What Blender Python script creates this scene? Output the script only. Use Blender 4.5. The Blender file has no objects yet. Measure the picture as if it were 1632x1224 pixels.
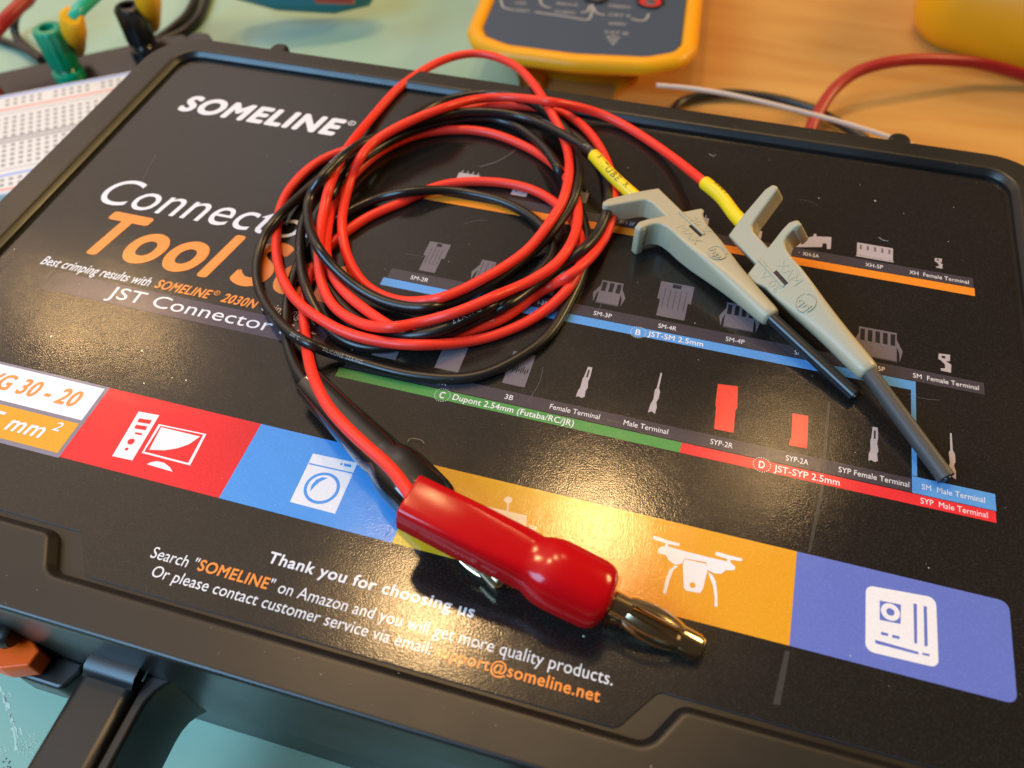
import bpy, bmesh, math, random
from mathutils import Vector, Matrix
from mathutils.geometry import delaunay_2d_cdt
random.seed(7)
S = bpy.context.scene
COL = S.collection
MM = 0.001                      # everything below is written in millimetres

# ------------------------------------------------------------------ camera
FPX, PITCH, ROLL, YAW = 1311.54, 0.911342491, -0.0284947, 0.300830777
CAMH = 100.0                    # camera height over the printed lid, mm
def _rotz(v, a):
    c, s = math.cos(a), math.sin(a)
    return Vector((c*v[0]-s*v[1], s*v[0]+c*v[1], v[2]))
_cp, _sp = math.cos(PITCH), math.sin(PITCH)
FW = _rotz((0, _cp, -_sp), YAW)
_u0 = Vector((0, _sp, _cp)); _r0 = Vector((1, 0, 0))
_c, _s = math.cos(ROLL), math.sin(ROLL)
CR = _rotz(_c*_r0 + _s*_u0, YAW)
CU = _rotz(-_s*_r0 + _c*_u0, YAW)
CPOS = Vector((0, 0, CAMH))
def P(px, py, z=0.0):
    """point of the horizontal plane z (mm) seen at a photo pixel"""
    w = CR*(px-816) + CU*(612-py) + FW*FPX
    t = (z-CAMH)/w.z
    return Vector((w.x*t, w.y*t, z))
def proj(p):
    d = Vector(p)-CPOS; k = FPX/d.dot(FW)
    return 816+d.dot(CR)*k, 612-d.dot(CU)*k
cam = bpy.data.cameras.new('camera'); camo = bpy.data.objects.new('camera', cam); COL.objects.link(camo)
m = Matrix((CR, CU, -FW)).transposed().to_4x4(); m.translation = CPOS*MM
camo.matrix_world = m
cam.sensor_width = 36; cam.lens = FPX*36/1632
cam.clip_start = 0.005; cam.clip_end = 50
cam.dof.use_dof = True; cam.dof.focus_distance = 0.124; cam.dof.aperture_fstop = 23.0
S.camera = camo

# ------------------------------------------------------------------ light
W = bpy.data.worlds.new('World'); S.world = W; W.use_nodes = True
wn = W.node_tree.nodes; wl = W.node_tree.links
wn.clear()
wo = wn.new('ShaderNodeOutputWorld'); bg = wn.new('ShaderNodeBackground'); wl.new(bg.outputs[0], wo.inputs[0])
tc = wn.new('ShaderNodeTexCoord')
def wlobe(prev, d, power, col, gain):
    dp = wn.new('ShaderNodeVectorMath'); dp.operation = 'DOT_PRODUCT'
    wl.new(tc.outputs['Generated'], dp.inputs[0]); dp.inputs[1].default_value = Vector(d).normalized()
    mx = wn.new('ShaderNodeMath'); mx.operation = 'MAXIMUM'; wl.new(dp.outputs['Value'], mx.inputs[0]); mx.inputs[1].default_value = 0
    pw = wn.new('ShaderNodeMath'); pw.operation = 'POWER'; wl.new(mx.outputs[0], pw.inputs[0]); pw.inputs[1].default_value = power
    sc = wn.new('ShaderNodeVectorMath'); sc.operation = 'SCALE'; sc.inputs[0].default_value = [c*gain for c in col]; wl.new(pw.outputs[0], sc.inputs['Scale'])
    if prev is None: return sc
    ad = wn.new('ShaderNodeVectorMath'); ad.operation = 'ADD'; wl.new(prev.outputs[0], ad.inputs[0]); wl.new(sc.outputs[0], ad.inputs[1])
    return ad
n = wlobe(None, (0, 0, 1), 0, (1.0, .80, .62), .05)               # dim room
n = wlobe(n, (-.62, .12, .76), 5, (1.0, .76, .56), 1.45)         # lit ceiling, left
n = wlobe(n, (-.80, .62, .42), 9, (1.0, .76, .68), .5)         # pale wall ahead on the left
n = wlobe(n, (-.50, .70, .62), 90, (.75, .85, 1.0), .45)
n = wlobe(n, (-.1, .9, .5), 6, (1.0, .66, .38), .12)
wl.new(n.outputs[0], bg.inputs['Color']); bg.inputs['Strength'].default_value = 1.0

def area(name, d, dist, size, power, col, sy=None):
    l = bpy.data.lights.new(name, 'AREA'); l.shape = 'RECTANGLE'; l.size = size; l.size_y = sy or size
    l.energy = power; l.color = col
    o = bpy.data.objects.new(name, l); COL.objects.link(o)
    d = Vector(d).normalized(); tgt = Vector((-.02, .08, 0))
    o.location = tgt + d*dist
    o.rotation_euler = (-d).to_track_quat('-Z', 'Y').to_euler()
    return o
WARM = (1.0, .62, .27); COOL = (.32, .64, 1.0)
area('ceiling_lamp', (-.22, .31, .93), 1.6, .10, 6.0, WARM)
area('ceiling_lamp', (-.04, .46, .89), 1.6, .13, 4.6, WARM)
area('ceiling_lamp', (-.66, .41, .63), 1.6, .05, .6, WARM)
area('ceiling_lamp', (-.60, .45, .65), 1.6, .05, .65, WARM)
area('ceiling_lamp', (.16, .57, .81), 1.7, .10, 1.2, WARM)
area('warm_fill', (.80, .60, .52), .95, .22, 5.2, (1.0, .68, .27))  # unseen warm fill, added to warm the mat and background
area('window_light', (-.52, -.60, .61), .50, .30, 3.5, COOL, .24)

S.view_settings.view_transform = 'Standard'
S.view_settings.look = 'None'
S.view_settings.exposure = -0.12
S.view_settings.gamma = 1.0
S.render.engine = 'CYCLES'
S.cycles.use_denoising = True
S.cycles.max_bounces = 8

# ------------------------------------------------------------------ materials
def mat(name, col, rough=.4, metal=0.0, spec=.5, coat=0.0, bump=None, var=None, ior=1.5, sss=0, coat_rough=.05, rvar=0):
    """bump = (scale per mm, height mm, detail); var = (second colour, scale, contrast)"""
    m = bpy.data.materials.new(name); m.use_nodes = True
    nt = m.node_tree; b = nt.nodes['Principled BSDF']; N = nt.nodes.new; L = nt.links.new
    b.inputs['Base Color'].default_value = (*col, 1); b.inputs['Roughness'].default_value = rough
    b.inputs['Metallic'].default_value = metal; b.inputs['Specular IOR Level'].default_value = spec; b.inputs['IOR'].default_value = ior
    b.inputs['Coat Weight'].default_value = coat; b.inputs['Coat Roughness'].default_value = coat_rough
    if sss:
        b.inputs['Subsurface Weight'].default_value = sss; b.inputs['Subsurface Radius'].default_value = (1, .3, .2); b.inputs['Subsurface Scale'].default_value = .0008
    t = N('ShaderNodeTexCoord')
    if bump:
        last = None
        for (sc, h, det) in (bump if isinstance(bump, list) else [bump]):
            nz = N('ShaderNodeTexNoise'); nz.inputs['Scale'].default_value = sc*1000; nz.inputs['Detail'].default_value = det
            L(t.outputs['Object'], nz.inputs['Vector'])
            bp = N('ShaderNodeBump'); bp.inputs['Strength'].default_value = 1; bp.inputs['Distance'].default_value = h*MM
            L(nz.outputs['Fac'], bp.inputs['Height'])
            if last: L(last.outputs[0], bp.inputs['Normal'])
            last = bp
        L(last.outputs[0], b.inputs['Normal'])
        if coat: L(last.outputs[0], b.inputs['Coat Normal'])
    if var:
        c2, sc, lo, hi = var
        nz = N('ShaderNodeTexNoise'); nz.inputs['Scale'].default_value = sc*1000; nz.inputs['Detail'].default_value = 5
        L(t.outputs['Object'], nz.inputs['Vector'])
        mr = N('ShaderNodeMapRange'); mr.inputs['From Min'].default_value = lo; mr.inputs['From Max'].default_value = hi; L(nz.outputs['Fac'], mr.inputs['Value'])
        mx = N('ShaderNodeMix'); mx.data_type = 'RGBA'; mx.inputs['A'].default_value = (*col, 1); mx.inputs['B'].default_value = (*c2, 1)
        L(mr.outputs[0], mx.inputs['Factor']); L(mx.outputs['Result'], b.inputs['Base Color'])
    if rvar:
        nz = N('ShaderNodeTexNoise'); nz.inputs['Scale'].default_value = 40; nz.inputs['Detail'].default_value = 6
        L(t.outputs['Object'], nz.inputs['Vector'])
        mr = N('ShaderNodeMapRange'); mr.inputs['From Min'].default_value = .3; mr.inputs['From Max'].default_value = .7
        mr.inputs['To Min'].default_value = rough-rvar; mr.inputs['To Max'].default_value = rough+rvar
        L(nz.outputs['Fac'], mr.inputs['Value']); L(mr.outputs[0], b.inputs['Roughness'])
    return m
GRAIN = [(4.2, .0125, 1.5), (.5, .010, 1)]
def ink(name, col, spec=.5):
    c2 = tuple(min(.9, c*1.10+.011) for c in col)       # fine print screen and lamination fleck
    return mat(name, col, rough=.14, spec=spec, bump=GRAIN, rvar=.045, var=(c2, 5.5, .50, .68))
INK = dict(black=ink('ink_black', (.012, .0095, .008)), white=ink('ink_white', (.78, .75, .76)), orange=ink('ink_orange', (.90, .27, .045)),
    grey=ink('ink_grey', (.055, .043, .052)), band=ink('ink_band', (.070, .050, .068)), red=ink('ink_red', (.74, .012, .020)), blue=ink('ink_blue', (.06, .28, .68)),
    yellow=ink('ink_yellow', (.64, .39, .015)), amber=ink('ink_amber', (.72, .32, .015)), violet=ink('ink_violet', (.125, .165, .50)),
    green=ink('ink_green', (.07, .26, .06)), frame=ink('ink_frame_grey', (.22, .19, .24)), barorange=ink('ink_bar_orange', (.80, .25, .02)),
    barblue=ink('ink_bar_blue', (.10, .30, .66)), barred=ink('ink_bar_red', (.72, .03, .035)), conn=ink('ink_connector', (.15, .125, .14)), term=ink('ink_terminal', (.42, .36, .37)),
    dark=ink('ink_dark', (.02, .017, .018)), sypred=ink('ink_plug_red', (.75, .06, .04)), reflection_strip=ink('reflection_strip', (.045, .040, .036)))
M_FRAME = mat('black_case_plastic', (.010, .009, .008), rough=.36, spec=.5, bump=[(6, .004, 2), (.4, .006, 2)], rvar=.07)
M_REDW = mat('red_silicone', (.90, .040, .020), rough=.42, spec=.4, sss=.15, bump=(.9, .006, 3), rvar=.08)
M_BLKW = mat('black_silicone', (.010, .009, .008), rough=.34, spec=.5, bump=(.9, .006, 3), rvar=.08)
M_YEL = mat('yellow_sleeve', (.88, .60, .01), rough=.35, bump=(1.0, .03, 2))
M_GRAB = mat('beige_grey_plastic', (.43, .375, .245), rough=.40, bump=[(4, .004, 2), (.5, .01, 2)])
M_TIPB = mat('black_tip_plastic', (.010, .011, .013), rough=.28)
M_TIPG = mat('grey_tip_plastic', (.050, .048, .046), rough=.5, bump=(3, .008, 2))
M_REDP = mat('red_plug_plastic', (.50, .002, .005), rough=.17, spec=.36, rvar=.06, sss=.2, bump=(.25, .03, 1))
M_BLKP = mat('black_plug_plastic', (.004, .004, .004), rough=.07, coat=1.0, bump=(.3, .03, 1))
M_GOLD = mat('gold_plated_brass', (.72, .56, .34), rough=.17, metal=1.0, bump=(1.0, .006, 2), rvar=.05)
M_MARK = mat('white_marking', (.34, .33, .33), rough=.5)
M_INKB = mat('black_marking', (.16, .11, .01), rough=.5)
M_MAT = mat('teal_work_mat', (.33, .51, .37), rough=.30, bump=(.5, .02, 3), var=((.38, .54, .40), .02, .35, .65))
M_SCR = mat('pale_scratch', (.70, .75, .55), rough=.6)
M_HOLS = mat('amber_holster', (.86, .37, .006), rough=.38, spec=.35, bump=(.2, .03, 2))
M_PANEL = mat('slate_panel', (.050, .075, .115), rough=.30, bump=(4, .004, 2))
M_BBW = mat('white_board_plastic', (.78, .74, .70), rough=.4)
M_BBH = mat('board_hole', (.30, .27, .26), rough=.7)
M_BLUEL = mat('blue_line', (.30, .40, .80), rough=.5)
M_REDL = mat('red_line', (.85, .35, .28), rough=.5)
M_PLATE = mat('dark_plate', (.022, .018, .018), rough=.25)
M_GRN = mat('green_post_plastic', (.0, .30, .14), rough=.25)
M_BLKPOST = mat('black_post_plastic', (.012, .012, .013), rough=.3)
M_REDPOST = mat('red_post_plastic', (.70, .02, .01), rough=.25)
M_BOOT = mat('yellow_boot', (.90, .42, .005), rough=.4)
M_TEALW = mat('teal_cable', (.01, .42, .30), rough=.35)
M_REDC = mat('red_cable', (.38, .012, .012), rough=.4)
M_BLKC = mat('black_cable', (.018, .016, .015), rough=.35)
M_WHTW = mat('white_wire', (.74, .56, .44), rough=.45)
M_LATCH = mat('orange_latch_plastic', (.98, .105, .002), rough=.42, spec=.3)
M_TEALT = mat('teal_grip', (.01, .16, .20), rough=.4)
M_REDT = mat('red_collar', (.45, .02, .02), rough=.4)
M_DUST = mat('dust', (.6, .57, .5), rough=.8)
M_NICK = mat('nickel', (.7, .65, .6), rough=.2, metal=1)
def wood():
    m = mat('oak_desk', (.56, .27, .075), rough=.42)
    nt = m.node_tree; N = nt.nodes.new; L = nt.links.new; b = nt.nodes['Principled BSDF']
    t = N('ShaderNodeTexCoord'); mp = N('ShaderNodeMapping'); mp.inputs['Scale'].default_value = (5, 40, 6); mp.inputs['Rotation'].default_value = (0, 0, .35)
    nz = N('ShaderNodeTexNoise'); nz.inputs['Scale'].default_value = 3; nz.inputs['Detail'].default_value = 8; nz.inputs['Distortion'].default_value = .6
    L(t.outputs['Object'], mp.inputs[0]); L(mp.outputs[0], nz.inputs['Vector'])
    cr = N('ShaderNodeValToRGB'); cr.color_ramp.elements[0].position = .3; cr.color_ramp.elements[0].color = (.50, .24, .055, 1)
    cr.color_ramp.elements[1].position = .7; cr.color_ramp.elements[1].color = (.60, .335, .095, 1)
    L(nz.outputs['Fac'], cr.inputs[0]); L(cr.outputs[0], b.inputs['Base Color'])
    bp = N('ShaderNodeBump'); bp.inputs['Distance'].default_value = .0001; L(nz.outputs['Fac'], bp.inputs['Height']); L(bp.outputs[0], b.inputs['Normal'])
    return m
M_WOOD = wood()

# ------------------------------------------------------------------ mesh helpers (coordinates in mm)
ORG = {}
class MB:
    def __init__(s): s.v = []; s.f = []; s.mi = []; s.sm = []; s.mats = []
    def mid(s, m):
        if m not in s.mats: s.mats.append(m)
        return s.mats.index(m)
    def add(s, v, f, m, smooth=False):
        k = len(s.v); i = s.mid(m)
        s.v += [tuple(p) for p in v]; s.f += [tuple(q+k for q in a) for a in f]; s.mi += [i]*len(f); s.sm += [smooth]*len(f)
    def build(s, name, parent=None, xf=None, sharp=None):
        me = bpy.data.meshes.new(name)
        vs = s.v if xf is None else [tuple(xf @ Vector(p)) for p in s.v]
        org = Vector(ORG.get(parent.name, (0, 0, 0))) if parent is not None else Vector((0, 0, 0))
        me.from_pydata([((p[0]-org[0])*MM, (p[1]-org[1])*MM, (p[2]-org[2])*MM) for p in vs], [], s.f)
        for m in s.mats: me.materials.append(m)
        me.polygons.foreach_set('material_index', s.mi); me.polygons.foreach_set('use_smooth', s.sm)
        me.update()
        if sharp: me.set_sharp_from_angle(angle=math.radians(sharp))
        o = bpy.data.objects.new(name, me); COL.objects.link(o)
        if parent is not None: o.parent = parent; ORG[o.name] = tuple(org)
        return o
def thing(name, label, cat, loc=(0, 0, 0), group=None):
    o = bpy.data.objects.new(name, None); COL.objects.link(o); o.empty_display_size = .01
    o.location = Vector(loc)*MM; o['label'] = label; o['category'] = cat
    ORG[o.name] = tuple(loc)
    if group: o['group'] = group
    return o
def tag(o, label=None, cat=None, group=None, kind=None):
    for k, v in (('label', label), ('category', cat), ('group', group), ('kind', kind)):
        if v: o[k] = v
    return o
def rounded(pts, rad, n=6):
    """fillet the corners of a closed polygon; rad = one radius or a list"""
    out = []; k = len(pts)
    for i in range(k):
        p = Vector(pts[i]).to_2d(); a = Vector(pts[i-1]).to_2d(); b = Vector(pts[(i+1) % k]).to_2d()
        r = rad[i] if isinstance(rad, (list, tuple)) else rad
        if r <= 0: out.append((p.x, p.y)); continue
        u = (a-p).normalized(); v = (b-p).normalized(); ang = math.acos(max(-1, min(1, u.dot(v))))
        d = min(r/math.tan(ang/2), (a-p).length*.49, (b-p).length*.49); r2 = d*math.tan(ang/2)
        c = p+(u+v).normalized()*(r2/math.sin(ang/2))
        s = p+u*d-c; e = p+v*d-c; a0 = math.atan2(s.y, s.x); a1 = math.atan2(e.y, e.x)
        da = (a1-a0+math.pi) % (2*math.pi)-math.pi
        for q in range(n+1):
            t = a0+da*q/n; out.append((c.x+r2*math.cos(t), c.y+r2*math.sin(t)))
    return out
def area2(p): return sum(p[i-1][0]*p[i][1]-p[i][0]*p[i-1][1] for i in range(len(p)))/2
def ccw(p): return p if area2(p) > 0 else p[::-1]
def offset(pts, d):
    """move a ccw polygon inwards by d, keeping the vertex count"""
    out = []; k = len(pts)
    for i in range(k):
        p = Vector(pts[i]); a = Vector(pts[i-1]); b = Vector(pts[(i+1) % k])
        e1 = (p-a).normalized(); e2 = (b-p).normalized(); n1 = Vector((-e1.y, e1.x)); n2 = Vector((-e2.y, e2.x))
        nn = (n1+n2); nn = nn.normalized() if nn.length > 1e-6 else n1
        c = max(.5, nn.dot(n1)); q = p+nn*(d/c); out.append((q.x, q.y))
    return out
def fill(mb, outer, z, m, holes=(), smooth=False, flip=False):
    loops = [outer]+list(holes); vs = []; es = []
    for lp in loops:
        k = len(vs); n = len(lp); vs += [Vector(p).to_2d() for p in lp]; es += [(k+i, k+(i+1) % n) for i in range(n)]
    r = delaunay_2d_cdt(vs, es, [], 0, 1e-5); vv, ff = r[0], r[2]
    def inside(pt, lp):
        c = False; n = len(lp); x, y = pt
        for i in range(n):
            x0, y0 = lp[i-1]; x1, y1 = lp[i]
            if (y0 > y) != (y1 > y) and x < (x1-x0)*(y-y0)/(y1-y0)+x0: c = not c
        return c
    keep = []
    for f in ff:
        c = sum((vv[i] for i in f), Vector((0, 0)))/len(f)
        if inside(c, outer) and not any(inside(c, h) for h in holes):
            keep.append(tuple(f) if not flip else tuple(f[::-1]))
    mb.add([(p.x, p.y, z) for p in vv], keep, m, smooth)
def loft(mb, loops, m, smooth=True, closed=True, flip=False):
    n = len(loops[0]); v = [p for l in loops for p in l]; f = []
    for i in range(len(loops)-1):
        for j in range(n if closed else n-1):
            a, b = i*n+j, i*n+(j+1) % n
            q = (a, b, b+n, a+n); f.append(q[::-1] if flip else q)
    mb.add(v, f, m, smooth)
def at_z(lp, z): return [(p[0], p[1], z) for p in lp]
def slab(mb, pts, z0, z1, m, bev=.3, seg=3, bottom=True):
    """extruded outline with a rounded upper and lower edge"""
    pts = ccw([(p[0], p[1]) for p in pts]); lo = []
    if bottom:
        for k in range(seg+1):
            a = math.pi/2*k/seg; lo.append(at_z(offset(pts, bev*(1-math.sin(a))), z0+bev*(1-math.cos(a))))
    else: lo.append(at_z(pts, z0))
    hi = []
    for k in range(seg+1):
        a = math.pi/2*k/seg; hi.append(at_z(offset(pts, bev*(1-math.cos(a))), z1-bev+bev*math.sin(a)))
    loft(mb, lo+hi, m)
    fill(mb, [p[:2] for p in hi[-1]], z1, m); fill(mb, [p[:2] for p in lo[0]], z0, m, flip=True)
def box(mb, x0, x1, y0, y1, z0, z1, m, bev=.2): slab(mb, [(x0, y0), (x1, y0), (x1, y1), (x0, y1)], z0, z1, m, bev, 2)
def catmull(p, step):
    p = [Vector(q) for q in p]; q = [2*p[0]-p[1]]+p+[2*p[-1]-p[-2]]; out = []
    for i in range(1, len(q)-2):
        a, b, c, d = q[i-1:i+3]; n = max(1, int(round((c-b).length/step)))
        for k in range(n):
            t = k/n; out.append(.5*((2*b)+(c-a)*t+(2*a-5*b+4*c-d)*t*t+(3*b-a-3*c+d)*t**3))
    return out+[p[-1]]
def frames(pts):
    T = [(pts[min(i+1, len(pts)-1)]-pts[max(i-1, 0)]).normalized() for i in range(len(pts))]
    up = Vector((0, 0, 1)); U = []
    for t in T:
        u = up-t*up.dot(t); u = u.normalized() if u.length > .05 else U[-1]
        U.append(u)
    return T, U, [t.cross(u) for t, u in zip(T, U)]
def tube(mb, pts, r, m, seg=14, cap=True):
    T, U, R = frames(pts); loops = []
    for i, p in enumerate(pts):
        rr = r(i/(len(pts)-1)) if callable(r) else r
        loops.append([tuple(p+(R[i]*math.cos(a)+U[i]*math.sin(a))*rr) for a in [2*math.pi*k/seg for k in range(seg)]])
    loft(mb, loops, m, flip=True)
    if cap:
        mb.add(loops[0], [tuple(range(seg))], m); mb.add(loops[-1], [tuple(range(seg))[::-1]], m)
def sup(rx, ry, e, n=32):
    out = []
    for k in range(n):
        a = 2*math.pi*k/n; c, s = math.cos(a), math.sin(a)
        out.append((math.copysign(abs(c)**(2/e), c)*rx, math.copysign(abs(s)**(2/e), s)*ry))
    return out
def path_loft(mb, path, sec, m, n=32):
    """sections (t, rx, ry, exponent) along a curved path"""
    cum = [0]
    for i in range(1, len(path)): cum.append(cum[-1]+(path[i]-path[i-1]).length)
    T, U, Rr = frames(path); loops = []
    for s, rx, ry, e in sec:
        d = s*cum[-1]; k = max(0, min(len(path)-2, next((i for i in range(len(path)-1) if cum[i+1] >= d), len(path)-2)))
        t = (d-cum[k])/(cum[k+1]-cum[k]); c = path[k]+(path[k+1]-path[k])*t; u = U[k].lerp(U[k+1], max(0, min(1, t))); r = Rr[k].lerp(Rr[k+1], max(0, min(1, t)))
        loops.append([tuple(c+r*x+u*y) for x, y in sup(rx, ry, e, n)])
    loft(mb, loops, m, flip=True)
    mb.add(loops[0], [tuple(range(n))], m); mb.add(loops[-1], [tuple(range(n))[::-1]], m)
def axis_loft(mb, A, B, sec, m, up=(0, 0, 1), cap=True, n=32):
    """sections (t, rx, ry, exponent) along the line A-B"""
    A = Vector(A); B = Vector(B); t = (B-A).normalized(); u = Vector(up); u = (u-t*u.dot(t)).normalized(); r = t.cross(u)
    loops = []
    for s, rx, ry, e in sec:
        c = A+(B-A)*s; loops.append([tuple(c+r*x+u*y) for x, y in sup(rx, ry, e, n)])
    loft(mb, loops, m, flip=True)
    if cap: mb.add(loops[0], [tuple(range(n))], m); mb.add(loops[-1], [tuple(range(n))[::-1]], m)
_tc = {}
def glyphs(text, shear=0.0, weight=0.0, space=1.0, res=3):
    """a filled text as (verts, faces) normalised to its own bounding box width and cap height"""
    key = (text, shear, weight, space, res)
    if key in _tc: return _tc[key]
    def conv(s):
        c = bpy.data.curves.new('t', 'FONT'); c.body = s; c.shear = shear; c.offset = weight; c.space_character = space; c.resolution_u = res; c.size = 1
        o = bpy.data.objects.new('t', c); COL.objects.link(o)
        bpy.context.view_layer.update()
        me = bpy.data.meshes.new_from_object(o.evaluated_get(bpy.context.evaluated_depsgraph_get()))
        v = [tuple(q.co) for q in me.vertices]; f = [tuple(p.vertices) for p in me.polygons]
        bpy.data.objects.remove(o); bpy.data.curves.remove(c); bpy.data.meshes.remove(me)
        return v, f
    v, f = conv(text); cap = max(p[1] for p in conv('H')[0]) if weight or shear else max(p[1] for p in conv('H')[0])
    x0 = min(p[0] for p in v); x1 = max(p[0] for p in v)
    _tc[key] = ([((p[0]-x0)/(x1-x0), p[1]/cap) for p in v], f, (x1-x0)/cap)
    return _tc[key]
def text_on(mb, s, x0, x1, yb, cap, m, z, shear=0.0, weight=0.0):
    """bold lettering is the outline laid down several times, each a few microns above the last"""
    v, f, asp = glyphs(s, shear, 0.0, 1.0+weight*3, 8 if cap > 3 else 4)
    k = weight*cap*1.15
    if weight < .01: offs = [(0, 0)]
    elif weight < .02: offs = [(-k, 0), (k, 0), (0, k), (0, -k)]
    else: offs = [(k*math.cos(6.2832*i/8), k*math.sin(6.2832*i/8)) for i in range(8)]+[(0, 0)]
    for i, (dx, dy) in enumerate(offs):
        mb.add([(x0+k+(x1-x0-2*k)*a+dx, yb+k+(cap-2*k)*b+dy, z+.003*i) for a, b in v], f, m)

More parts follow.
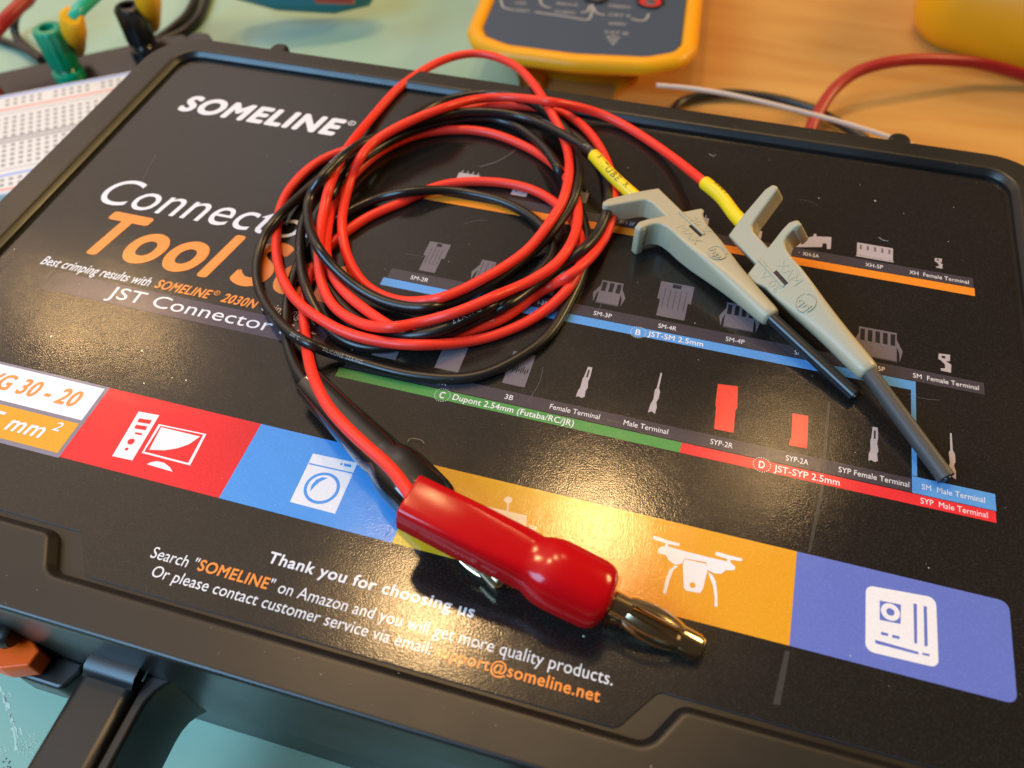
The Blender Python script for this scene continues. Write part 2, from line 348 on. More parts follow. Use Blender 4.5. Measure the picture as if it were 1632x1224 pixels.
# traced centre lines of the two wires, x y z in hundredths of a millimetre
WR = [756,11312,500,668,11410,499,580,11511,499,495,11618,502,413,11731,508,331,11843,518,246,11945,529,157,12030,542,64,12105,554,-34,12189,556,-133,12309,529,-231,12468,473,-330,12641,407,-432,12811,345,-538,12974,290,
-646,13127,244,-758,13269,205,-871,13401,174,-987,13525,149,-1105,13639,130,-1224,13746,117,-1346,13846,107,-1469,13940,102,-1595,14028,100,-1721,14109,102,-1846,14180,106,-1972,14241,115,-2097,14291,127,-2222,14330,143,-2345,14355,164,
-2467,14365,190,-2590,14359,222,-2714,14334,262,-2837,14290,309,-2955,14227,363,-3069,14147,426,-3180,14055,494,-3294,13971,554,-3419,13939,576,-3559,13977,549,-3709,14050,497,-3859,14119,445,-4004,14173,402,-4145,14211,366,-4283,14232,338,
-4416,14234,318,-4544,14214,309,-4665,14172,310,-4778,14106,322,-4881,14015,347,-4974,13897,383,-5055,13755,430,-5129,13595,484,-5199,13431,538,-5273,13281,578,-5356,13154,600,-5444,13047,606,-5534,12949,605,-5619,12854,602,-5700,12756,601,
-5777,12656,601,-5851,12551,603,-5924,12440,604,-5995,12326,605,-6067,12214,600,-6137,12107,590,-6202,11998,578,-6256,11878,570,-6292,11734,572,-6308,11565,586,-6318,11400,589,-6336,11270,562,-6365,11179,501,-6393,11100,428,-6404,10999,370,
-6397,10869,331,-6378,10725,304,-6349,10574,286,-6315,10424,275,-6275,10276,269,-6229,10128,266,-6176,9981,264,-6119,9842,258,-6064,9716,239,-6007,9599,209,-5943,9484,178,-5870,9366,151,-5787,9249,129,-5695,9135,113,-5598,9027,103,
-5498,8927,96,-5397,8837,92,-5294,8759,90,-5189,8692,90,-5082,8639,89,-4971,8596,89,-4858,8563,90,-4744,8540,90,-4631,8527,92,-4520,8525,97,-4413,8534,104,-4308,8551,114,-4204,8574,127,-4096,8591,155,-3981,8594,208,
-3872,8610,254,-3780,8663,270,-3698,8737,269,-3621,8818,267,-3548,8902,265,-3476,8990,264,-3406,9079,264,-3336,9169,264,-3266,9261,264,-3195,9356,264,-3125,9455,265,-3056,9558,266,-2987,9665,268,-2921,9773,271,-2859,9881,277,
-2802,9988,286,-2751,10092,300,-2706,10193,320,-2665,10291,345,-2625,10388,374,-2588,10490,403,-2555,10606,423,-2527,10733,432,-2501,10863,441,-2477,10988,454,-2457,11109,472,-2445,11233,490,-2445,11374,498,-2457,11540,491,-2477,11718,481,
-2503,11897,475,-2542,12104,451,-2598,12352,397,-2665,12603,341,-2738,12836,299,-2818,13046,272,-2899,13226,264,-2981,13372,277,-3061,13495,306,-3142,13603,344,-3226,13708,381,-3314,13824,409,-3412,13972,415,-3525,14168,389,-3654,14405,340,
-3792,14655,285,-3936,14902,234,-4086,15136,192,-4238,15349,158,-4391,15534,133,-4546,15684,116,-4700,15802,104,-4855,15893,97,-5009,15963,93,-5162,16012,91,-5310,16040,90,-5453,16046,89,-5589,16029,89,-5719,15990,89,-5844,15929,89,
-5963,15847,89,-6074,15748,89,-6179,15634,89,-6275,15509,89,-6362,15376,89,-6440,15238,89,-6510,15094,89,-6577,14943,89,-6640,14785,89,-6700,14619,89,-6752,14448,89,-6794,14274,90,-6825,14100,90,-6849,13923,92,-6869,13741,96,
-6886,13553,102,-6900,13357,112,-6909,13154,128,-6912,12945,152,-6907,12728,184,-6894,12505,226,-6870,12273,278,-6835,12033,341,-6787,11782,414,-6729,11524,494,-6673,11277,564,-6636,11074,597,-6622,10918,593,-6613,10779,574,-6586,10618,576,
-6544,10440,591,-6523,10301,570,-6518,10196,519,-6503,10080,478,-6475,9948,453,-6438,9807,437,-6396,9662,429,-6349,9516,424,-6299,9370,421,-6245,9225,419,-6186,9080,420,-6128,8943,415,-6079,8823,394,-6035,8718,360,-5990,8618,322,
-5936,8519,286,-5872,8419,257,-5796,8318,233,-5711,8221,216,-5617,8131,205,-5517,8050,200,-5409,7977,200,-5293,7913,205,-5170,7856,215,-5046,7806,231,-4925,7764,254,-4806,7728,284,-4689,7695,323,-4568,7662,375,-4444,7627,440,
-4327,7607,495,-4229,7623,516,-4149,7675,502,-4075,7745,474,-3998,7809,457,-3912,7859,459,-3821,7900,474,-3727,7935,500,-3630,7965,534,-3534,7997,568,-3444,8039,594,-3361,8092,608,-3284,8155,615,-3210,8223,617,-3138,8296,617,
-3067,8369,618,-2995,8436,627,-2924,8513,626,-2863,8621,591,-2804,8746,538,-2738,8860,498,-2666,8961,474,-2593,9057,459,-2520,9151,451,-2449,9244,448,-2380,9338,450,-2314,9433,454,-2252,9537,457,-2196,9650,458,-2146,9767,465,
-2104,9884,479,-2072,10019,486,-2056,10191,464,-2054,10387,427,-2062,10584,394,-2080,10780,365,-2112,10985,332,-2158,11194,296,-2213,11391,270,-2276,11566,262,-2345,11723,263,-2421,11866,268,-2504,11996,274,-2600,12136,263,-2713,12302,224,
-2837,12467,177,-2964,12609,144,-3095,12732,120,-3228,12841,102,-3363,12932,92,-3496,13007,89,-3629,13070,89,-3761,13126,89,-3893,13176,89,-4025,13221,89,-4157,13260,89,-4290,13292,89,-4420,13314,89,-4548,13326,89,-4675,13327,89,
-4799,13319,89,-4921,13301,89,-5040,13275,89,-5158,13242,89,-5274,13201,89,-5389,13154,89,-5502,13098,89,-5611,13034,91,-5717,12960,94,-5817,12875,100,-5911,12781,106,-5998,12682,112,-6080,12581,113,-6160,12481,111,-6236,12378,105,
-6307,12266,100,-6370,12143,96,-6425,12011,93,-6471,11874,91,-6511,11733,90,-6544,11589,89,-6573,11441,89,-6598,11291,89,-6616,11139,89,-6627,10983,90,-6623,10821,96,-6602,10648,114,-6563,10460,146,-6504,10254,194,-6440,10049,239,
-6385,9867,258,-6333,9701,262,-6276,9538,263,-6215,9378,265,-6148,9222,268,-6077,9072,273,-6004,8937,270,-5930,8821,257,-5847,8718,242,-5755,8624,229,-5657,8536,218,-5554,8453,208,-5448,8378,197,-5337,8308,189,-5223,8242,185,
-5104,8177,188,-4982,8109,198,-4857,8038,216,-4730,7964,241,-4602,7889,271,-4475,7818,301,-4361,7775,304,-4279,7797,238,-4209,7851,145,-4120,7880,98,-4016,7887,89,-3911,7896,89,-3810,7912,89,-3714,7937,89,-3621,7968,89,
-3531,8008,89,-3444,8055,89,-3359,8109,89,-3275,8169,89,-3191,8234,89,-3106,8300,89,-3021,8369,89,-2938,8441,89,-2859,8519,89,-2787,8603,89,-2723,8693,89,-2664,8788,89,-2610,8884,89,-2558,8979,89,-2507,9074,90,
-2453,9168,92,-2392,9260,97,-2323,9345,108,-2245,9414,135,-2156,9449,198,-2061,9453,294,-1972,9467,379,-1898,9525,422,-1835,9616,433,-1782,9728,427,-1736,9858,407,-1695,10014,371,-1659,10189,324,-1628,10371,278,-1602,10548,241,
-1582,10715,217,-1568,10872,207,-1559,11018,211,-1554,11151,232,-1554,11263,277,-1559,11359,339,-1577,11496,368,-1616,11714,330,-1666,11961,268,-1722,12185,228,-1783,12381,211,-1849,12554,213,-1920,12701,234,-1999,12848,252,-2089,13015,252,
-2188,13197,238,-2295,13387,212,-2407,13574,180,-2522,13745,152,-2641,13897,129,-2762,14028,113,-2884,14138,102,-3009,14228,96,-3138,14299,92,-3269,14350,90,-3401,14382,90,-3535,14398,89,-3671,14401,89,-3807,14397,89,-3942,14386,89,
-4077,14369,89,-4210,14347,89,-4342,14318,89,-4472,14284,89,-4598,14245,89,-4721,14201,89,-4842,14152,89,-4961,14097,89,-5077,14034,89,-5191,13965,89,-5302,13889,89,-5410,13806,89,-5515,13719,89,-5616,13628,89,-5712,13534,89,
-5803,13436,89,-5892,13336,89,-5978,13234,89,-6063,13132,89,-6148,13028,89,-6232,12922,89,-6315,12817,89,-6397,12714,89,-6481,12613,89,-6569,12513,89,-6661,12414,89,-6755,12320,89,-6850,12231,89,-6945,12145,89,-7039,12058,89,
-7131,11966,89,-7218,11866,89,-7297,11758,89,-7367,11644,89,-7425,11524,89,-7472,11398,89,-7509,11268,89,-7539,11132,89,-7561,10989,89,-7576,10839,89,-7581,10683,89,-7574,10526,89,-7554,10370,89,-7523,10214,89,-7482,10056,89,
-7430,9893,89,-7369,9726,89,-7302,9560,90,-7228,9395,94,-7148,9232,101,-7061,9072,112,-6967,8914,129,-6864,8758,152,-6753,8603,181,-6636,8452,213,-6518,8312,243,-6405,8191,260,-6298,8090,265,-6190,8003,265,-6080,7925,265,
-5968,7857,265,-5853,7797,265,-5736,7742,265,-5620,7691,266,-5505,7646,266,-5392,7605,266,-5279,7568,265,-5168,7537,264,-5058,7513,264,-4949,7494,264,-4842,7482,264,-4738,7475,265,-4636,7472,266,-4534,7473,267,-4432,7476,268,
-4330,7479,274,-4225,7479,287,-4121,7480,301,-4022,7492,307,-3923,7510,310,-3826,7533,312,-3734,7568,301,-3650,7616,276,-3569,7673,244,-3486,7733,211,-3403,7793,181,-3319,7852,155,-3235,7910,133,-3149,7969,116,-3062,8027,105,
-2975,8087,97,-2891,8148,93,-2808,8213,91,-2727,8281,90,-2646,8354,90,-2567,8430,90,-2489,8510,91,-2414,8593,94,-2342,8678,99,-2272,8766,107,-2205,8854,120,-2141,8940,139,-2079,9025,163,-2021,9111,191,-1967,9203,220,
-1919,9306,241,-1880,9422,254,-1851,9551,260,-1832,9690,262,-1825,9837,261,-1829,9987,260,-1846,10141,257,-1875,10298,250,-1917,10460,236,-1973,10625,217,-2040,10791,192,-2117,10951,165,-2203,11096,141,-2297,11222,124,-2397,11336,111,
-2503,11441,102,-2614,11539,96,-2728,11624,93,-2842,11697,91,-2958,11758,90,-3076,11807,89,-3197,11844,89,-3319,11869,89,-3439,11885,89,-3558,11893,89,-3675,11893,89,-3793,11887,89,-3911,11874,89,-4029,11855,89,-4148,11831,89,
-4264,11802,89,-4379,11767,89,-4489,11726,89,-4596,11680,89,-4699,11628,89,-4798,11568,89,-4892,11499,89,-4979,11421,89,-5060,11334,89,-5135,11242,89,-5206,11148,89,-5275,11056,89,-5344,10964,89,-5415,10873,89,-5492,10781,89,
-5574,10688,89,-5657,10592,89,-5738,10495,89,-5811,10398,89,-5876,10299,89,-5935,10198,89,-5989,10094,89,-6039,9987,89,-6085,9877,89,-6128,9763,89,-6166,9642,89,-6199,9515,89,-6227,9381,89,-6248,9244,89,-6261,9104,89,
-6267,8962,89,-6264,8822,89,-6253,8687,89,-6232,8554,89,-6202,8423,89,-6162,8292,89,-6114,8162,89,-6060,8033,89,-6003,7905,90,-5942,7779,93,-5878,7654,98,-5810,7529,108,-5739,7402,123,-5662,7270,146,-5577,7130,182,
-5476,6975,242,-5359,6805,326,-5233,6630,424,-5106,6462,520,-4982,6306,607,-4867,6168,677,-4764,6051,723,-4674,5956,745,-4590,5874,755,-4507,5799,761,-4421,5730,769,-4334,5665,776,-4245,5604,783,-4156,5546,789,-4066,5489,793,
-3976,5436,795,-3886,5384,798,-3795,5333,801,-3703,5282,806,-3610,5231,813,-3518,5180,821,-3426,5127,832,-3336,5072,845,-3249,5013,862,-3166,4950,883,-3085,4883,907,-3006,4812,932,-2926,4740,955,-2850,4673,970,-2779,4615,970,
-2711,4564,960]
WB = [-1061,11603,380,-1149,11662,399,-1240,11724,419,-1337,11789,439,-1439,11859,459,-1545,11933,479,-1653,12011,500,-1762,12096,520,-1869,12190,539,-1973,12291,556,-2077,12397,568,-2183,12514,566,-2295,12643,542,-2413,12772,508,-2533,12887,476,
-2655,12988,452,-2780,13081,435,-2909,13175,417,-3044,13277,393,-3185,13386,361,-3330,13495,326,-3476,13591,294,-3621,13669,271,-3762,13726,257,-3898,13760,252,-4028,13773,256,-4155,13769,266,-4279,13755,278,-4402,13733,289,-4524,13704,300,
-4644,13668,310,-4762,13627,320,-4877,13582,328,-4989,13528,338,-5095,13461,353,-5193,13374,377,-5286,13273,406,-5380,13174,427,-5478,13085,437,-5576,13000,440,-5672,12911,442,-5765,12814,446,-5854,12711,451,-5940,12601,457,-6024,12485,465,
-6108,12369,473,-6194,12258,480,-6282,12150,489,-6363,12033,505,-6431,11899,530,-6481,11744,566,-6511,11571,614,-6523,11382,672,-6531,11195,726,-6548,11029,758,-6577,10887,764,-6609,10757,758,-6637,10626,750,-6660,10494,740,-6696,10391,704,
-6749,10324,636,-6795,10258,564,-6814,10167,514,-6803,10051,484,-6766,9917,471,-6704,9770,471,-6621,9613,484,-6522,9452,508,-6413,9292,538,-6300,9142,569,-6191,9010,588,-6093,8908,585,-6008,8836,557,-5930,8785,512,-5848,8740,465,
-5760,8695,424,-5667,8647,388,-5569,8602,355,-5470,8562,320,-5371,8528,285,-5269,8497,252,-5164,8467,225,-5055,8438,205,-4945,8412,190,-4833,8390,180,-4722,8374,174,-4611,8364,171,-4501,8359,170,-4393,8358,173,-4284,8361,181,
-4176,8366,196,-4070,8378,215,-3977,8419,211,-3906,8510,161,-3838,8610,109,-3759,8687,91,-3675,8757,89,-3593,8831,89,-3513,8911,89,-3436,8997,89,-3361,9087,89,-3289,9180,89,-3218,9277,89,-3150,9377,89,-3085,9481,89,
-3023,9588,90,-2963,9698,92,-2905,9808,95,-2849,9916,101,-2794,10022,110,-2739,10123,125,-2685,10221,146,-2632,10316,172,-2582,10410,204,-2533,10510,235,-2489,10624,259,-2447,10753,275,-2408,10886,292,-2372,11018,315,-2340,11144,344,
-2315,11268,376,-2298,11394,406,-2293,11534,424,-2302,11701,423,-2327,11905,397,-2367,12141,353,-2418,12383,305,-2476,12616,263,-2541,12831,231,-2611,13027,210,-2689,13203,200,-2774,13361,200,-2869,13500,208,-2972,13621,221,-3083,13729,237,
-3201,13831,251,-3326,13937,255,-3458,14055,244,-3592,14167,230,-3722,14248,230,-3850,14303,242,-3980,14350,252,-4119,14406,246,-4269,14475,221,-4424,14540,187,-4575,14582,156,-4719,14599,131,-4855,14593,114,-4987,14567,103,-5115,14524,96,
-5236,14467,93,-5353,14399,92,-5465,14320,94,-5570,14230,98,-5667,14126,107,-5752,14007,120,-5826,13871,139,-5888,13719,166,-5940,13553,199,-5986,13374,236,-6028,13189,273,-6070,13006,305,-6115,12834,326,-6170,12681,330,-6232,12545,322,
-6296,12419,307,-6357,12296,293,-6414,12171,284,-6467,12041,280,-6515,11902,285,-6546,11731,317,-6550,11517,383,-6559,11321,435,-6592,11178,443,-6629,11053,435,-6661,10923,429,-6671,10759,451,-6670,10578,485,-6704,10457,464,-6768,10390,394,
-6826,10321,325,-6866,10231,273,-6888,10119,235,-6890,9987,212,-6872,9842,202,-6834,9688,204,-6778,9526,217,-6707,9358,236,-6629,9189,253,-6551,9028,262,-6474,8877,263,-6395,8734,263,-6315,8597,263,-6232,8467,263,-6149,8346,258,
-6066,8235,245,-5986,8137,224,-5907,8049,197,-5827,7969,169,-5743,7891,144,-5656,7814,122,-5563,7738,107,-5466,7666,97,-5363,7601,92,-5257,7546,90,-5150,7503,89,-5045,7473,89,-4942,7454,89,-4839,7445,89,-4737,7446,89,
-4638,7455,89,-4543,7473,89,-4453,7500,89,-4364,7536,89,-4276,7580,89,-4187,7627,92,-4094,7671,104,-3995,7706,131,-3895,7737,164,-3798,7772,194,-3706,7814,217,-3619,7862,233,-3535,7916,245,-3455,7977,254,-3377,8044,260,
-3302,8116,264,-3232,8190,266,-3164,8268,265,-3097,8350,261,-3030,8436,254,-2962,8520,249,-2884,8581,271,-2799,8613,325,-2725,8670,352,-2668,8768,336,-2618,8880,311,-2569,8992,292,-2519,9101,279,-2466,9207,273,-2410,9310,272,
-2350,9412,276,-2290,9516,280,-2230,9622,280,-2170,9727,282,-2108,9822,292,-2044,9905,317,-1978,9973,356,-1912,10043,397,-1851,10140,418,-1800,10268,412,-1757,10416,390,-1723,10572,368,-1697,10727,352,-1677,10876,347,-1664,11013,357,
-1656,11130,390,-1654,11233,437,-1668,11386,446,-1703,11623,388,-1751,11885,311,-1809,12132,249,-1878,12380,187,-1960,12621,129,-2049,12822,98,-2144,12986,90,-2246,13129,89,-2356,13260,89,-2471,13381,89,-2592,13494,89,-2716,13598,89,
-2844,13693,89,-2975,13778,89,-3109,13850,89,-3246,13910,89,-3386,13958,89,-3525,13993,89,-3662,14015,89,-3795,14025,89,-3926,14025,89,-4057,14016,89,-4186,13999,89,-4312,13975,89,-4438,13946,89,-4564,13911,89,-4688,13872,89,
-4812,13828,89,-4934,13780,89,-5053,13727,90,-5170,13670,92,-5283,13607,94,-5393,13536,98,-5500,13457,104,-5603,13370,111,-5701,13276,120,-5797,13177,130,-5891,13072,140,-5984,12966,149,-6073,12859,156,-6159,12755,161,-6241,12652,164,
-6322,12552,164,-6403,12454,160,-6484,12356,151,-6567,12258,139,-6647,12155,126,-6723,12048,115,-6795,11937,106,-6863,11819,99,-6926,11697,95,-6984,11571,92,-7038,11441,91,-7088,11308,90,-7135,11173,91,-7178,11038,93,-7215,10903,97,
-7247,10766,103,-7271,10625,115,-7289,10478,131,-7302,10323,153,-7311,10161,180,-7317,9995,210,-7323,9831,238,-7332,9680,253,-7347,9548,248,-7365,9432,226,-7378,9322,196,-7379,9207,166,-7366,9084,141,-7338,8952,122,-7296,8814,108,
-7241,8671,100,-7173,8526,96,-7093,8382,95,-7001,8243,98,-6900,8110,104,-6791,7984,115,-6676,7865,132,-6556,7753,155,-6431,7645,184,-6303,7540,216,-6175,7442,246,-6051,7356,268,-5932,7282,285,-5813,7218,305,-5694,7159,330,
-5577,7107,354,-5472,7074,359,-5388,7070,331,-5315,7086,279,-5240,7107,225,-5157,7123,181,-5066,7133,148,-4968,7137,124,-4866,7136,109,-4763,7131,99,-4660,7124,94,-4555,7117,91,-4450,7110,90,-4347,7103,89,-4244,7098,89,
-4140,7095,89,-4035,7094,89,-3931,7096,89,-3828,7101,89,-3726,7109,89,-3625,7120,89,-3525,7132,89,-3427,7147,89,-3330,7165,89,-3234,7187,89,-3142,7213,89,-3052,7243,89,-2965,7280,89,-2880,7324,89,-2799,7375,89,
-2721,7431,89,-2647,7493,89,-2575,7562,89,-2506,7636,89,-2438,7715,89,-2371,7798,89,-2305,7884,89,-2240,7973,89,-2177,8066,89,-2118,8162,89,-2064,8263,89,-2016,8371,89,-1975,8486,89,-1941,8606,89,-1913,8729,89,
-1892,8853,89,-1873,8981,89,-1857,9115,89,-1841,9252,89,-1826,9388,89,-1812,9522,89,-1800,9654,89,-1792,9790,89,-1788,9931,89,-1789,10078,89,-1796,10228,89,-1811,10379,89,-1833,10531,89,-1864,10684,89,-1905,10838,89,
-1958,10994,89,-2020,11149,89,-2092,11305,89,-2172,11459,89,-2258,11610,89,-2349,11758,89,-2442,11901,89,-2534,12038,92,-2617,12143,120,-2680,12175,208,-2734,12176,319,-2805,12253,369,-2897,12404,356,-3000,12572,326,-3110,12733,297,
-3227,12888,268,-3353,13044,235,-3487,13199,200,-3629,13346,168,-3775,13476,141,-3922,13583,122,-4066,13664,109,-4207,13715,105,-4340,13739,108,-4467,13738,118,-4590,13718,130,-4710,13684,141,-4828,13640,150,-4944,13587,158,-5058,13523,169,
-5165,13445,187,-5265,13350,214,-5359,13249,242,-5455,13159,260,-5552,13078,266,-5646,12997,269,-5735,12911,271,-5819,12818,274,-5899,12719,278,-5976,12612,283,-6050,12497,289,-6119,12375,297,-6185,12247,305,-6245,12112,316,-6296,11967,333,
-6336,11811,358,-6370,11651,386,-6419,11526,383,-6495,11459,329,-6562,11382,279,-6597,11259,264,-6617,11117,261,-6632,10973,259,-6637,10817,263,-6632,10651,274,-6646,10521,250,-6687,10443,180,-6704,10340,137,-6671,10170,159,-6614,9973,208,
-6558,9788,245,-6510,9626,260,-6463,9476,262,-6408,9330,261,-6341,9186,261,-6268,9049,254,-6196,8931,233,-6126,8831,196,-6052,8739,159,-5967,8648,131,-5872,8557,112,-5773,8468,99,-5670,8379,92,-5563,8290,90,-5456,8203,89,
-5348,8125,89,-5242,8056,89,-5136,7999,89,-5030,7951,90,-4921,7910,91,-4810,7875,94,-4694,7845,101,-4574,7817,113,-4450,7787,138,-4319,7746,187,-4187,7702,252,-4068,7681,299,-3962,7686,326,-3863,7702,350,-3768,7730,372,
-3679,7770,390,-3596,7818,405,-3519,7874,418,-3448,7937,427,-3380,8004,434,-3312,8074,439,-3245,8144,442,-3179,8216,442,-3113,8290,440,-3048,8369,436,-2986,8459,426,-2934,8585,383,-2897,8754,298,-2857,8919,222,-2808,9057,179,
-2758,9185,150,-2707,9309,127,-2657,9429,112,-2608,9545,101,-2560,9661,95,-2513,9780,92,-2469,9902,90,-2433,10028,89,-2410,10160,89,-2406,10296,89,-2428,10433,89,-2477,10565,89,-2548,10686,89,-2631,10792,89,-2720,10885,89,
-2814,10968,89,-2913,11045,89,-3021,11118,89,-3138,11185,89,-3261,11246,89,-3386,11299,89,-3514,11344,89,-3642,11378,89,-3770,11403,89,-3897,11420,89,-4023,11430,90,-4149,11435,92,-4272,11435,94,-4391,11427,100,-4506,11412,108,
-4615,11388,120,-4719,11352,136,-4819,11306,157,-4915,11251,181,-5010,11188,208,-5105,11122,232,-5202,11058,251,-5303,11002,259,-5409,10959,250,-5521,10930,225,-5635,10902,192,-5742,10865,160,-5842,10815,136,-5933,10753,117,-6018,10679,105,
-6097,10595,97,-6172,10501,93,-6241,10399,91,-6303,10292,90,-6360,10182,89,-6411,10069,89,-6456,9952,89,-6495,9832,89,-6528,9708,89,-6554,9582,89,-6572,9453,89,-6581,9320,89,-6582,9183,89,-6575,9043,89,-6560,8898,89,
-6539,8752,89,-6512,8605,89,-6480,8460,89,-6444,8317,89,-6403,8178,89,-6359,8042,89,-6311,7909,89,-6258,7779,89,-6201,7651,89,-6140,7525,90,-6074,7399,94,-6001,7273,103,-5921,7146,119,-5834,7022,141,-5739,6900,169,
-5638,6781,203,-5531,6666,239,-5422,6558,273,-5312,6460,303,-5203,6373,326,-5095,6295,343]
GROLL = -35.0
MW = 68.0

# ================================================================== the setting
ZM = -45.0                       # top of the work mat
mb = MB(); mb.add([(-900, -700, ZM-3), (900, -700, ZM-3), (900, 1300, ZM-3), (-900, 1300, ZM-3)], [(0, 1, 2, 3)], M_WOOD)
tag(mb.build('wooden_desk'), 'honey brown wooden desk top', 'desk', kind='structure')
e0 = P(829, 132, ZM); e1 = P(806, 0, ZM); d = (e1-e0).normalized()
a = e0-d*420; b = e0+d*520
mb = MB(); slab(mb, rounded([(a.x, a.y), (b.x, b.y), (b.x-620, b.y+40), (a.x-620, a.y-60)], 12), ZM-3+.05, ZM, M_MAT, .5)
wm = thing('work_mat', 'teal green soldering mat lying on the desk under the black case', 'mat')
mb.build('mat_sheet', wm)
mb = MB()
def scratch(px, w):
    pts = [P(x, y, ZM+.04) for x, y in px]
    pts = catmull(pts, .8); v = []; f = []
    for i, p in enumerate(pts):
        t = (pts[min(i+1, len(pts)-1)]-pts[max(0, i-1)]).normalized(); nn = Vector((-t.y, t.x, 0)); ww = w*random.uniform(.15, 1)
        o = nn*random.uniform(-.15, .15)
        v += [tuple(p+nn*ww+o), tuple(p-nn*ww+o)]
        if i and random.random() > .12: k = 2*i; f.append((k-2, k-1, k+1, k))
    mb.add(v, f, M_SCR)
scratch([(-2, 1090), (6, 1108), (14, 1130), (19, 1152), (24, 1180), (25, 1196)], .42)
scratch([(14, 1103), (19, 1111)], .12); scratch([(32, 1160), (36, 1172)], .15)
scratch([(3, 1098), (9, 1120), (17, 1145)], .3); scratch([(20, 1150), (29, 1176)], .2)
def speck(cx, cy, n, rad, r0, z, m, lift=0):
    for _ in range(n):
        a = random.uniform(0, 6.28); q = random.random()**.6*rad
        c = P(cx, cy, z) if cy is not None else cx
        x, y = c.x+math.cos(a)*q, c.y+math.sin(a)*q; r = r0*random.uniform(.4, 1.2); k = random.randint(3, 5)
        mb.add([(x+r*math.cos(6.28*i/k+a)*random.uniform(.5, 1), y+r*math.sin(6.28*i/k+a)*random.uniform(.5, 1), z+lift) for i in range(k)], [tuple(range(k))], m)
speck(46, 1188, 110, 1.9, .16, ZM+.05, M_SCR); speck(16, 1186, 40, 1.8, .14, ZM+.06, M_SCR); speck(2, 1198, 20, 1.0, .15, ZM+.05, M_SCR)
speck(8, 1220, 14, 1.2, .2, ZM+.05, M_BLKC); speck(330, 1190, 8, 12, .12, ZM+.05, M_SCR); speck(640, 30, 60, 60, .25, ZM+.05, M_SCR)
tag(mb.build('scratches', wm), kind='stuff')

# ================================================================== the case
XL, XR, YF, YB = -126.6, 60.6, 21.4, 150.0
case = thing('tool_case', 'flat black plastic case with a colour printed lid, under the coiled leads', 'tool case', (-33, 85, ZM))
XC = -33.0
outer = ccw(rounded([(XL, YF), (XR, YF), (XR, YB), (XL, YB)], [9, 9, 11, 11], 10))
def mirx(p): return [(2*XC-x, y) for x, y in p[::-1]]
lf = [(-119.3, 33.2), (-75.2, 33.2), (-72.0, 28.0)]
rec = lf+mirx(lf)+[(53.3, 144.4), (-119.3, 144.4)]
rec = ccw(rounded(rec, [3, 2.2, 2.2, 2.2, 2.2, 3, 4.5, 4.5], 7))
lf = [(-118.4, 34.2), (-72.6, 34.2), (-68.6, 28.7)]
lab = lf+mirx(lf)+[(52.4, 143.6), (-118.4, 143.6)]
lab = ccw(rounded(lab, [2.5, 1.2, 1.5, 1.5, 1.2, 2.5, 3.5, 3.5], 7))
ZT = 1.6
mb = MB()
prof = [(1.6, -22), (.5, -21.7), (0, -21), (0, -6.1), (0, .9), (0, 1.05), (.05, 1.24), (.16, 1.42), (.32, 1.55), (.5, ZT), (.7, ZT)]
loops = [at_z(offset(outer, d), z) for d, z in prof]
loft(mb, loops, M_FRAME)
ip = [(0, -.25), (0, .35), (-.04, .5), (-.12, .62), (-.72, 1.28), (-.85, 1.42), (-1.0, 1.52), (-1.2, 1.58), (-1.45, ZT), (-1.7, ZT)]
il = [at_z(offset(rec, d), z) for d, z in ip]
loft(mb, il, M_FRAME, flip=True)
fill(mb, [p[:2] for p in loops[-1]], ZT, M_FRAME, holes=[[p[:2] for p in il[-1]]])
fill(mb, rec, -.25, M_FRAME)
fill(mb, [p[:2] for p in loops[0]], -22, M_FRAME, flip=True)
lid = mb.build('lid', case, sharp=50)
mb = MB()
ob = offset(outer, 2.2)
slab(mb, ob, ZM, -22.05, M_FRAME, 1.2)
mb.build('base', case, sharp=50)
mb = MB()
def lug(x):
    mb = MB(); slab(mb, rounded([(x-2.4, YB-.5), (x+2.4, YB-.5), (x+2.0, YB+6.5), (x-2.0, YB+6.5)], [0, 0, 1.9, 1.9], 6), -8, -.8, M_FRAME, .8)
    mb.build('hinge_lug', case, sharp=50)
lug(-101.5); lug(34.5)
# carrying handle: two arms running forward from the front wall, grip between them
def arm(x0, x1, name='handle'):
    pts = [(x0, YF-.02), (x0, -24), (x1, -24), (x1, YF-.02)]
    return pts
mb = MB()
AX0, AX1 = -67.2, -58.9
for s in (0, 1):
    x0, x1 = (AX0, AX1) if not s else (2*XC-AX1, 2*XC-AX0)
    slab(mb, rounded([(x0, 20.4), (x0, -26), (x1, -26), (x1, 20.4)], [0, 2, 2, 0], 4), -21.5, -9.0, M_FRAME, 1.3, 5)
    v = [(x, y, z) for x in (x0+.5, x1-.3) for y, z in ((YF+.2, -8.0), (19.9, -8.0), (18.7, -9.05), (18.7, -10), (YF+.2, -10))]
    mb.add(v, [(0, 1, 6, 5), (1, 2, 7, 6), (2, 3, 8, 7), (0, 4, 3, 2, 1), (5, 6, 7, 8, 9)], M_FRAME)
slab(mb, rounded([(AX0, -24), (2*XC-AX0, -24), (2*XC-AX0, -38), (AX0, -38)], 5), -21.5, -9.0, M_FRAME, 3, 5)
mb.build('handle', case, sharp=50)
for x0, x1 in ((AX1, AX1+1.6), (2*XC-AX1-1.6, 2*XC-AX1)):
    mb = MB()
    q = [(-.3, YF+.3), (-.3, -25), (1.6, -25), (1.6, 16.5), (1.75, 18.2), (2.2, 19.6), (3.0, 20.8), (3.9, YF+.3)]
    q = [(AX1+dx, y) if x0 < XC else (2*XC-AX1-dx, y) for dx, y in q]
    slab(mb, q, -24.5, -10.2, M_FRAME, .5)
    mb.build('handle_bracket', case, sharp=50)
